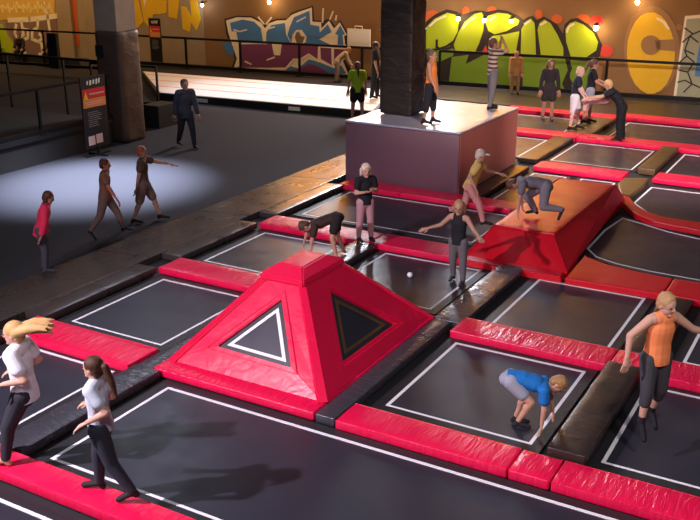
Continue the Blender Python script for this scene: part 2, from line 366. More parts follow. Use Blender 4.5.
V, F = rbox(-7.58,-5.14,8.12,11.5,.004,.125, .03, seed=3); o = meshobj('base_skirt', local(t, V), F, 'red_x', t, smooth=True)
Bc, Tc = frustum(t, (-7.5,-5.17), (8.38,11.42), .12, (-6.62,-6.08), (9.37,10.3), 1.16, 'red')
fh = [(-6.91,8.61,.38),(-5.76,8.59,.36),(-6.28,9.18,.96)]
rh = [(-5.33,9.14,.32),(-5.32,10.56,.31),(-5.90,9.79,.95)]
panel(t, (Bc[0],Bc[1],Tc[1],Tc[0]), fh, 'red', 'front_panel')
panel(t, (Bc[1],Bc[2],Tc[2],Tc[1]), rh, 'red', 'side_panel')
panel(t, (Bc[2],Bc[3],Tc[3],Tc[2]), None, 'red', 'back_panel'); panel(t, (Bc[3],Bc[0],Tc[0],Tc[3]), None, 'red', 'side_panel')
hips(t, Bc, Tc, 'red')
# cap
me = MB(); lo = [(-6.68,9.28),(-6.00,9.28),(-6.00,10.34),(-6.68,10.34)]
V = [(x,y,1.13) for x,y in lo] + [(x,y,1.21) for x,y in lo] + [(-6.53,9.52,1.31),(-6.16,9.52,1.31),(-6.16,10.1,1.31),(-6.53,10.1,1.31)]
F = [(3,2,1,0)] + [(i,(i+1)%4,4+(i+1)%4,4+i) for i in range(4)] + [(4+i,4+(i+1)%4,8+(i+1)%4,8+i) for i in range(4)] + [(8,9,10,11)]
o = meshobj('cap', local(t,V), F, 'red', t)
bm = bmesh.new(); bm.from_mesh(o.data); bmesh.ops.bevel(bm, geom=bm.edges[:], offset=.018, segments=2, affect='EDGES'); bm.to_mesh(o.data); bm.free()
# ------------------------------------------------------------------ wedge (long flat topped obstacle)
t = empty('wedge_obstacle', (-5.05,16.6,0), 'long red flat topped wedge with the crouching person on it', 'play obstacle')
ppts = [(-5.9,13.98),(-4.05,13.98),(-4.08,15.0),(-4.30,15.7),(-4.33,19.3),(-5.86,19.6)]
mb = MB(); mb.prism([(x+5.05,y-16.6) for x,y in ppts], .004, .12); o = mb.build('base_skirt', 'red_warm_lit', t)
bm = bmesh.new(); bm.from_mesh(o.data); bmesh.ops.bevel(bm, geom=[e for e in bm.edges if all(v.co.z>.1 for v in e.verts)], offset=.02, segments=2, affect='EDGES'); bm.to_mesh(o.data); bm.free()
Bc = [(-5.84,14.22,.12),(-4.02,14.22,.12),(-4.36,19.25,.12),(-5.8,19.5,.12)]; Tc = [(-5.6,14.98,.5),(-4.56,15.02,.5),(-4.46,18.78,.5),(-5.66,18.78,.5)]
panel(t, (Bc[0],Bc[1],Tc[1],Tc[0]), None, 'red_warm_lit', 'front_panel'); panel(t, (Bc[1],Bc[2],Tc[2],Tc[1]), None, 'red_warm_lit', 'side_panel')
panel(t, (Bc[2],Bc[3],Tc[3],Tc[2]), None, 'red_warm_lit', 'back_panel'); panel(t, (Bc[3],Bc[0],Tc[0],Tc[3]), None, 'red_warm_lit', 'side_panel')
V, F = rbox(-5.62,-4.5,14.98,18.80,.43,.505,.02,seed=9,amp=.006); meshobj('top_mat', local(t,V), F, 'red_warm_lit', t, smooth=True)
w = MB()
for a, b in ((0,1),(1,2),(2,3),(3,0)): w.tube(local(t, [Tc[a],Tc[b]]), .010, 6)
for i in range(4): w.tube(local(t, [Bc[i],Tc[i]]), .009, 6)
w.build('piping', 'red_warm_lit', t)
# ------------------------------------------------------------------ big box with pillar
t = empty('jumping_box', (-8.97,19.85,0), 'big mauve covered box with a pale shining top in the middle distance', 'jumping box')
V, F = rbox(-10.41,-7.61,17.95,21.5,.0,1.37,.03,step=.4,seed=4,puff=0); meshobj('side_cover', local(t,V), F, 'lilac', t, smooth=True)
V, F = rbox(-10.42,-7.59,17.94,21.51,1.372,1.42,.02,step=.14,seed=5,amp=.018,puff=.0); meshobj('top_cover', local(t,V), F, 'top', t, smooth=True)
V, F = rbox(-7.607,-7.595,17.99,21.47,.03,1.365,.004,step=.4,seed=6,puff=0,amp=0); meshobj('side_panel', local(t,V), F, 'lilac_lit', t)  # thin salmon sheet over the mauve cover, stands in for light on this side
t = empty('padded_pillar', (-9.58,19.35,1.425), 'tall dark padded pillar rising from the mauve box', 'pillar')
V, F = rbox(-10.1,-9.28,19.0,19.72,1.44,4.02,.05,step=.09,seed=11,amp=.012,puff=0); meshobj('padding', local(t,V), F, 'pillar_pad', t, smooth=True)
MB().box(-.45,.23,-.28,.30,2.5,5.2).build('pillar_core','concrete',t)
s_ = MB()
for z in (2.2,3.3):
    s_.add([(x-t.location.x,y-t.location.y,zz-t.location.z) for zz in (z,z+.03) for x,y in ((-10.11,18.99),(-9.27,18.99),(-9.27,19.73),(-10.11,19.73))], box_vf(0,1,0,1,0,1)[1])
s_.build('strap','black',t)
# left pillar
t = empty('padded_pillar', (-18.0,18.88,0), 'thick brown padded pillar at the upper left beside the warning sign', 'pillar')
V, F = rbox(-18.42,-17.56,18.46,19.3,.0,2.98,.10,step=.12,seed=13,amp=.02,puff=0); meshobj('padding', local(t,V), F, 'pillar_padL', t, smooth=True)
MB().box(-.38,.38,-.37,.37,2.9,6.3).build('pillar_core','concrete',t)
MB().box(-.36,-.1,-.46,-.42,2.3,2.6).build('strap','black',t)
# ------------------------------------------------------------------ white tumbling track
t = empty('tumbling_track', (-18,26.5,0), 'long low white tumbling track with thin red lines before the blue graffiti', 'tumbling track')
a, b, c, d = Vector((-21.5,24.3)), Vector((-13.4,24.9)), Vector((-14.6,28.75)), Vector((-25.5,28.0))
q = [a,b,c,d]
mb = MB(); mb.prism([(p.x+18,p.y-26.5) for p in q], .0, .24); mb.build('track_body','black',t)
top = [p + (Vector((-19,26.5))-p).normalized()*.10 for p in q]
mb = MB(); mb.prism([(p.x+18,p.y-26.5) for p in top], .241, .262); mb.build('track_surface','track',t)
for k in (.3,.58,.84):
    p = a.lerp(d,k); r_ = b.lerp(c,k); p = p.lerp(r_, .015); r_ = r_.lerp(p,.01); n_ = Vector((-(r_-p).y,(r_-p).x)).normalized()*.035
    mb = MB(); mb.prism([((v.x+18),(v.y-26.5)) for v in (p-n_, r_-n_, r_+n_, p+n_)], .2615, .266); mb.build('marking_line','track_line',t)
for k in (.20,.63):
    p = a.lerp(b,k); d_ = (b-a).normalized(); mb = MB(); n_ = Vector((d_.y,-d_.x))
    x = p + d_*.42; V = [(v.x+18,v.y-26.5,z) for z in (.06,.18) for v in (p+n_*.003, x+n_*.003, x+n_*.012, p+n_*.012)]
    mb.add(V, box_vf(0,1,0,1,0,1)[1]); mb.build('label_plate','white',t)
# ------------------------------------------------------------------ raised dark platform at the left
t = empty('raised_platform', (-24,13,0), 'low dark raised platform behind the railing at the left', 'platform')
MB().box(-9,6.2,-8.0,5.2,0,.68).build('deck','platform',t); 
MB().box(6.1,6.24,-8.0,5.2,.60,.72).build('edge_trim','black',t)
def railing(label, p0, p1, zb, zt, posts, name='railing', mid=False, w=.065, grp=None):
    p0 = Vector(p0); p1 = Vector(p1); c = (p0+p1)/2
    t = empty(name, (c.x,c.y,zb), label, 'railing', grp)
    L = lambda q, z: (q.x-c.x, q.y-c.y, z-zb)
    MB().bar(L(p0,zt),L(p1,zt),w,w).build('top_rail','rail',t)
    MB().bar(L(p0,zb+.08),L(p1,zb+.08),w*1.2,w*1.6).build('bottom_rail','rail',t)
    for k in posts:
        q = p0.lerp(p1,k); m_ = MB(); m_.bar(L(q,zb),L(q,zt),w*.9); po = m_.build('post','rail',t); m_ = MB(); m_.bar(L(q,zb),L(q,zb+.03),w*3); m_.build('base_plate','rail',po)
    return t
railing('black railing along the edge of the dark platform, nearest the carpet', (-17.85,6.0), (-17.85,18.3), .70, 1.82, (0,.2,.4,.6,.8,.99))
railing('black railing crossing the dark platform behind the nearest one', (-32,19.9), (-18.9,20.3), .0, 1.85, (0,.15,.3,.45,.62,.8,.95))
railing('short black railing with a slanted black panel before the white lettering', (-33.5,26.0), (-26.6,26.9), .35, 1.75, (0,.3,.62,1))
t = MB(); t.box(-28.75,-28.25,26.3,26.45,.35,1.72); o = t.build('padded_panel','black',None,(-28.5,26.35,.35)); tag(o,'slanted black padded panel on the back railing at upper left','panel')
railing('long black railing in front of the blue and purple graffiti', (-30,30.45), (-15.0,31.8), .05, 1.27, (.1,.295,.47,.65,.83,1), w=.085)
railing('long black railing in front of the green and yellow graffiti', (-14.3,31.6), (-1,32.9), .1, 1.33, (0,.22,.45,.702,.9), w=.085)
# black case and post beside the left pillar
o = MB().box(-18.75,-18.15,20.5,21.3,0,.66).build('equipment_case','black',None,(-18.45,20.9,0)); tag(o,'black case on the floor right of the thick left pillar','case')
railing('short black barrier between left pillar and the end of the white track', (-20.6,23.3), (-23.2,23.0), .0, 1.3, (0,1))
# ------------------------------------------------------------------ warning signs
def sign(label, base, ax, w, z0, z1, foot, small=True):
    """ax: unit direction along the board (left to right as read)"""
    t = empty('warning_sign', (*base,0), label, 'sign', 'black standing warning signs')
    ax = Vector((*ax,0)).normalized(); n = ax.cross(Vector((0,0,1))).normalized()   # n points to the reader
    def plate(name, a, b, za, zb, d0, d1, m, parent=t):
        V = [ax*x + Vector((0,0,z)) + n*d for d in (d0,d1) for x,z in ((a,za),(b,za),(b,zb),(a,zb))]
        return meshobj(name, V, box_vf(0,1,0,1,0,1)[1], m, parent)
    h = z1-z0; W = w/2
    bd = plate('board',-W,W,z0,z1,-.02,.02,'black')
    plate('red_band',-W*.92,W*.92,z1-h*.30,z1-h*.17,.021,.026,'sign_red',bd)
    plate('orange_band',-W*.92,W*.92,z1-h*.43,z1-h*.305,.021,.026,'sign_orange',bd)
    # logo squiggle, warning triangle and small print
    lg = MB()
    for i,(a,b) in enumerate(((-.35,-.28),(-.2,-.1),(-.02,.06),(.14,.22),(.28,.36))):
        V = [ax*(x*w*.75)+Vector((0,0,z))+n*d for d in (.021,.025) for x,z in ((a,z1-h*.11-.02*(i%2)),(b,z1-h*.11-.02*(i%2)),(b+.03,z1-h*.06+.012*i*.6),(a+.03,z1-h*.06+.012*i*.6))]
        lg.add(V, box_vf(0,1,0,1,0,1)[1])
    lg.build('logo','white',bd)
    V = [ax*x+Vector((0,0,z))+n*d for d in (.0265,.030) for x,z in ((-W*.86,z1-h*.31),(-W*.50,z1-h*.31),(-W*.68,z1-h*.20))]
    meshobj('warning_triangle', V, [(0,1,2),(5,4,3),(0,3,4,1),(1,4,5,2),(2,5,3,0)], 'sign_yellow', bd)
    rows = [(-.35,.85,.245,.020),(-.75,.7,.355,.012),(-.7,.6,.385,.012)]
    for a,b,k,hh in rows:
        pr = MB()
        x = a*W
        while x < b*W:
            dx = w*random.uniform(.03,.09); V = [ax*xx+Vector((0,0,zz))+n*d for d in (.0265,.029) for xx,zz in ((x,z1-h*k-hh),(min(x+dx,b*W),z1-h*k-hh),(min(x+dx,b*W),z1-h*k+hh),(x,z1-h*k+hh))]
            pr.add(V, box_vf(0,1,0,1,0,1)[1]); x += dx+w*.02
        pr.build('band_lettering','sign_pink',bd)
    pr = MB()
    for i in range(8):
        b = random.uniform(.1,.7); z = z1-h*(.50+i*.028)
        V = [ax*xx+Vector((0,0,zz))+n*d for d in (.021,.024) for xx,zz in ((-W*.6,z),(W*b,z),(W*b,z+.008),(-W*.6,z+.008))]
        pr.add(V, box_vf(0,1,0,1,0,1)[1])
    pr.build('small_print','sign_text',bd)
    if small:
        plate('pictogram_card',-W*.75,-W*.22,z0+h*.04,z0+h*.17,.021,.026,'sign_pink',bd); plate('pictogram_card',-W*.12,W*.42,z0+h*.05,z0+h*.18,.021,.026,'sign_pink',bd)
    if foot:
        ft = MB(); ft.bar(tuple(-ax*.42+Vector((0,0,.02))), tuple(ax*.42+Vector((0,0,.02))), .06,.04); ft.bar(tuple(-n*.32+Vector((0,0,.02))), tuple(n*.32+Vector((0,0,.02))), .06,.04)
        ft.build('foot','black',t); MB().bar((0,0,.02),(0,0,z0+.05),.05).build('stand_pole','black',t)
    return t
sign('black warning sign with red and orange bands at the railing by the left pillar', (-17.3,17.15), (0,1), .85, .22, 2.02, True)
sign('small black warning sign with red and orange bands before the yellow graffiti', (-26.75,30.35), (1,.08), .58, .28, 2.06, False, False)
